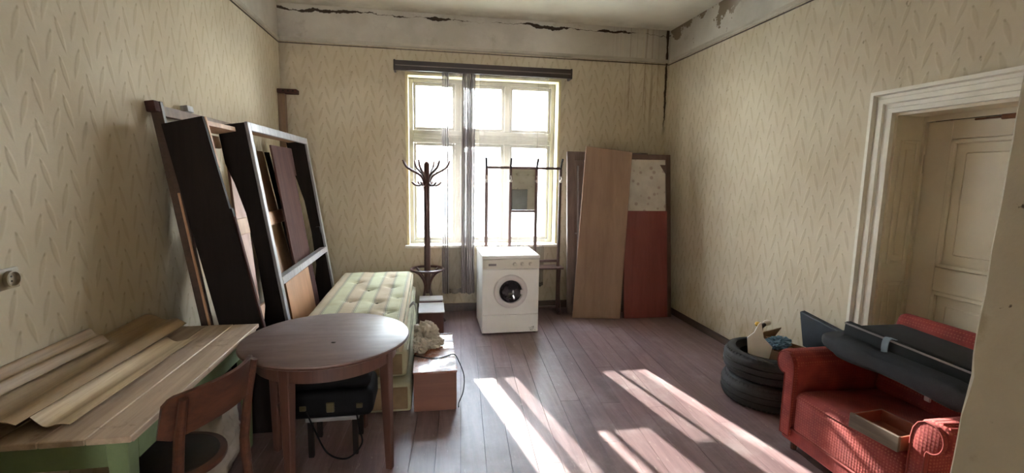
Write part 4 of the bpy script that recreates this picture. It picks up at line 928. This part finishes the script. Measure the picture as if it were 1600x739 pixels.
tyre('worn black car tyre lying flat on the floor, lower of the stack', 2.535, 3.075, 0.0, 0.0)
tyre('worn black car tyre holding rubbish, upper of the stack', 2.555, 3.095, 0.192, 0.04)
tb = 0.192
t = thing('cardboard_box', 'torn brown cardboard box stuffed in the upper tyre', 'box', (2.62, 3.08, 0.30))
K = Matrix.Translation((2.62, 3.06, 0.0)) @ Matrix.Rotation(0.35, 4, 'Z'); m = MB(); m.M = K
m.box(-0.115, 0.115, -0.115, 0.115, 0.20, 0.205).box(-0.115, -0.110, -0.115, 0.115, 0.205, 0.40).box(0.110, 0.115, -0.115, 0.115, 0.205, 0.42).box(-0.110, 0.110, -0.115, -0.110, 0.205, 0.40).box(-0.110, 0.110, 0.110, 0.115, 0.205, 0.44)
m.build('carton', 'card_brown', t)
m = MB(); m.M = K @ Matrix.Translation((0, 0.112, 0.44)) @ Matrix.Rotation(0.5, 4, 'X'); m.box(-0.11, 0.11, -0.002, 0.003, 0, 0.09).build('flap', 'card_brown', t)
m = MB(); m.M = K @ Matrix.Translation((0.03, -0.04, 0.40)) @ Matrix.Rotation(-1.2, 4, 'X') @ Matrix.Rotation(0.2, 4, 'Z'); m.box(-0.10, 0.09, -0.002, 0.003, -0.02, 0.14).build('flap', 'card_brown', t)
m = MB(); m.M = Matrix.Translation((2.40, 3.02, 0.27)) @ Matrix.Rotation(-0.55, 4, 'Z') @ Matrix.Rotation(-0.18, 4, 'X')
m.prism([(-0.065, 0.10), (0.02, 0.03), (0.075, 0.06), (0.095, 0.165), (0.035, 0.225), (0.012, 0.34), (-0.005, 0.325), (-0.03, 0.26), (-0.075, 0.215)], -0.008, 0.008, 'y', 0.002)
solo(m, 'torn_foam', 'torn_white', 'jagged white torn foam piece sticking out of the upper tyre', 'foam', (2.40, 3.02, 0.30))
solo(MB().blob((2.58, 3.04, 0.447), (0.085, 0.06, 0.042), 0.5, 2.6, 6.6, 4, True), 'plastic_bag', 'film_blue', 'crumpled blue plastic bag lying on the cardboard in the upper tyre', 'bag', (2.53, 3.02, 0.40), smooth=15)
t = thing('lamp_socket', 'small lamp fitting with brass end and pale shell behind the torn foam', 'lamp fitting', (2.58, 3.25, 0.39))
MB().lathe([(0, -0.022), (0.016, -0.015), (0.022, 0.0), (0.016, 0.015), (0, 0.022)], (2.535, 3.22, 0.535), 'z', 16).build('brass_end', 'bulb_brass', t)
MB().tube([(2.545, 3.22, 0.53), (2.58, 3.235, 0.505), (2.62, 3.25, 0.52)], 0.016, 10).tube([(2.585, 3.237, 0.505), (2.60, 3.26, 0.38)], 0.012, 8).build('body', 'rubber_black', t)
MB().blob((2.645, 3.255, 0.53), (0.036, 0.02, 0.024), 0.05, 2, 1, 3).build('shell', 'ceramic', t)

# ---- slate panel propped behind the tyres
solo(MB().slab([(2.845, 3.10, 0.385), (2.845, 2.57, 0.385), (2.80, 2.57, 0.60), (2.79, 3.10, 0.665)], 0.045, 0.006), 'slate_panel', 'panel_slate', 'dark slate-blue flat panel propped on the tyre against the right wall', 'panel', (2.84, 2.85, 0.385))

# ---- red armchair facing the room
AX0, AX1 = 2.17, 2.90
t = thing('armchair', 'red dotted plush armchair with rolled arms in front of the side door', 'armchair', (2.5, 2.0, 0))
def arm_profile(y0, sg, zb=0.09):                            # y0 inner face, sg outward direction
    P = [(0.0, zb), (0.0, 0.52), (0.008, 0.565), (0.03, 0.60), (0.065, 0.618)]
    for k in range(0, 13): a = math.radians(80 - k * 15); P.append((0.105 + 0.068 * math.cos(a), 0.550 + 0.068 * math.sin(a)))
    P += [(0.088, 0.47), (0.088, zb)]
    return [(y0 + sg * y, z) for y, z in P]
for y0, sg in ((2.395, 1), (1.70, -1)):
    a = MB().prism(arm_profile(y0, sg), AX0 + 0.02, AX1 - 0.05, 'x', 0.012).build('arm', 'armchair_red', t, smooth=50)
    pr = arm_profile(y0, sg); cy_ = sum(p[0] for p in pr) / len(pr); cz_ = 0.42
    fr = [(y0 + sg * (0.046 + (abs(p[0] - y0) - 0.046) * 0.80) , 0.0 + (p[1] - 0.09) * 0.975 + 0.095) for p in pr]
    MB().prism(fr, AX0 - 0.004, AX0 + 0.024, 'x', 0.008).build('arm_front', 'armchair_red', a, smooth=50)
    MB().tube([(AX0 - 0.003, y, z) for y, z in fr], 0.004, 6, True).build('piping', 'piping_red', a)
    for k in range(9 if sg < 0 else 0):                      # gathered pleats round the scroll
        q = math.radians(115 - k * 26); c0 = (y0 + sg * 0.105, 0.550); r = 0.0695
        p = [(AX0 + 0.03 + 0.10 * u, c0[0] + sg * r * math.cos(q - 0.12 * u), c0[1] + r * math.sin(q - 0.12 * u)) for u in (0, 0.35, 0.7, 1)]
        if k < 8: MB().tube(p, [0.006, 0.005, 0.004, 0.002], 6).build('pleat', 'armchair_red', a, smooth=60)
MB().box(AX0 + 0.03, AX1 - 0.06, 1.705, 2.39, 0.12, 0.255, 0.02, 3).build('seat_box', 'armchair_red', t, smooth=60)
def seat(u, v):
    x = AX0 - 0.005 + 0.66 * u; y = 1.708 + 0.68 * v; e = min(v, 1 - v) * 0.68
    z = 0.405 - 0.02 * u + 0.012 * math.sin(math.pi * v) - (max(0, 0.035 - e) / 0.035) ** 2 * 0.02
    if u < 0.08: z -= ((0.08 - u) / 0.08) ** 2 * 0.045; x += 0.01 * ((0.08 - u) / 0.08)
    return (x, y, z)
sb = MB().grid(seat, 36, 30)
sb.box(AX0 + 0.006, AX1 - 0.08, 1.712, 2.384, 0.15, 0.365, 0.018, 3); sb.build('seat_cushion', 'armchair_red', t, smooth=60)
MB().box(AX0 + 0.015, AX0 + 0.05, 1.62, 2.48, 0.06, 0.145, 0.010, 2).build('base_rail', 'armchair_red', t, smooth=60)
MB().tube([(AX0 + 0.012, 1.62, 0.148), (AX0 + 0.012, 2.48, 0.148)], 0.007, 8).build('piping', 'piping_red', t)
FBK = frame((AX1 - 0.10, 1.705, 0.36), (0, 1, 0), (0.14, 0, 0.52))
MB().fbox(FBK, 0, 0.685, 0.0, 0.51, -0.10, 0.0, 0.045, 5).build('backrest', 'armchair_red', t, smooth=60)
for x in (AX0 + 0.06, AX1 - 0.12):
    for y in (1.68, 2.42): MB().tube([(x, y, 0.0), (x, y, 0.10)], [0.018, 0.026], 10).build('foot', 'chair_wood', t)

# ---- black car seat cushions thrown across the armchair
def rounded(F, u0, u1, v0, v1, n0, n1, r, name, mat, parent, dent=0.0):
    return MB().fbox(F, u0, u1, v0, v1, n0, n1, r, 5).build(name, mat, parent, smooth=70)
t = thing('car_seat_cushion', 'long charcoal car seat cushion lying across both armchair arms', 'car seat', (2.42, 2.05, 0.62))
F = frame((2.36, 2.50, 0.635), (0.02, -1, -0.02), (1, 0.02, 0.06))      # U towards the viewer, V to the door, N down-up
def pad(u, v):
    a = u * 2 * math.pi; L, W = 0.50, 0.165
    ex = 0.42
    sx_ = math.copysign(abs(math.cos(a)) ** ex, math.cos(a)); sy_ = math.copysign(abs(math.sin(a)) ** ex, math.sin(a))
    b_ = (v - 0.5) * math.pi; cb = max(1e-4, math.cos(b_)) ** 0.4; sb_ = math.copysign(abs(math.sin(b_)) ** 0.6, math.sin(b_))
    uu = 0.50 + L * sx_ * cb; vv = 0.165 + W * sy_ * cb
    nn = 0.070 * sb_ * (1.0 - 0.25 * (uu < 0.15)) + 0.010 * math.sin(uu * 9) * (sb_ > 0)
    seam = 0.020 * math.exp(-((uu - 0.36 + 0.25 * (vv - 0.16)) / 0.014) ** 2) + 0.016 * math.exp(-((uu - 0.83) / 0.012) ** 2)
    nn -= seam * (1 if sb_ > 0 else -1)
    O, U, V, N = F
    return O + U * uu + V * vv - N * nn + Vector((0, 0, 0.052))
MB().grid(pad, 90, 24).build('pad', 'seat_fabric', t, smooth=80)
MB().box(2.39, 2.40, 1.80, 1.83, 0.60, 0.63, 0.003).build('bracket', 'plate_grey', t)
t = thing('folded_car_seat', 'folded charcoal car seat with plastic edge and strap, topmost on the armchair', 'car seat', (2.65, 2.0, 0.74))
F = frame((2.45, 2.36, 0.79), (0.03, -1, -0.045), (1, 0.03, -0.02))
MB().fbox(F, 0.03, 0.78, 0.03, 0.36, -0.055, 0.035, 0.03, 4).build('pad', 'seat_fabric', t, smooth=70)
MB().fbox(F, 0.0, 0.74, -0.012, 0.028, -0.055, 0.045, 0.008, 2).build('edge_panel', 'seat_plastic', t)
MB().fbox(F, 0.0, 0.72, -0.016, -0.010, 0.030, 0.040, 0.002).build('trim_strip', 'plate_grey', t)
MB().fbox(F, 0.30, 0.60, 0.10, 0.32, -0.064, -0.05, 0.006, 2).build('flap', 'seat_fabric', t)
O, U, V, N = F; g = lambda u, v, n: O + U * u + V * v + N * n
MB().ribbon(spline([g(0.27, 0.10, -0.064), g(0.27, 0.03, -0.075), g(0.272, -0.022, -0.05), g(0.265, -0.026, 0.0), g(0.27, -0.022, 0.045), g(0.30, -0.015, 0.055)], 5), U, 0.035, 0.004).build('strap', 'strap_blue', t)

# ---- small drawer on the armchair seat
t = thing('drawer', 'small empty wooden drawer left on the armchair seat', 'drawer', (2.24, 1.83, 0.40))
K = Matrix.Translation((2.225, 1.845, 0.418)) @ Matrix.Rotation(0.10, 4, 'Z')
def kb(*a): m = MB(); m.M = K; return m.box(*a, 0.002)
kb(-0.105, -0.09, -0.12, 0.12, 0.0, 0.075).build('front', 'drawer_wood', t)
kb(0.10, 0.112, -0.12, 0.12, 0.0, 0.07).build('back', 'drawer_inside', t)
kb(-0.09, 0.10, -0.12, -0.108, 0.0, 0.07).build('side', 'drawer_inside', t); kb(-0.09, 0.10, 0.108, 0.12, 0.0, 0.07).build('side', 'drawer_inside', t)
kb(-0.09, 0.10, -0.108, 0.108, 0.004, 0.010).build('bottom', 'drawer_inside', t)
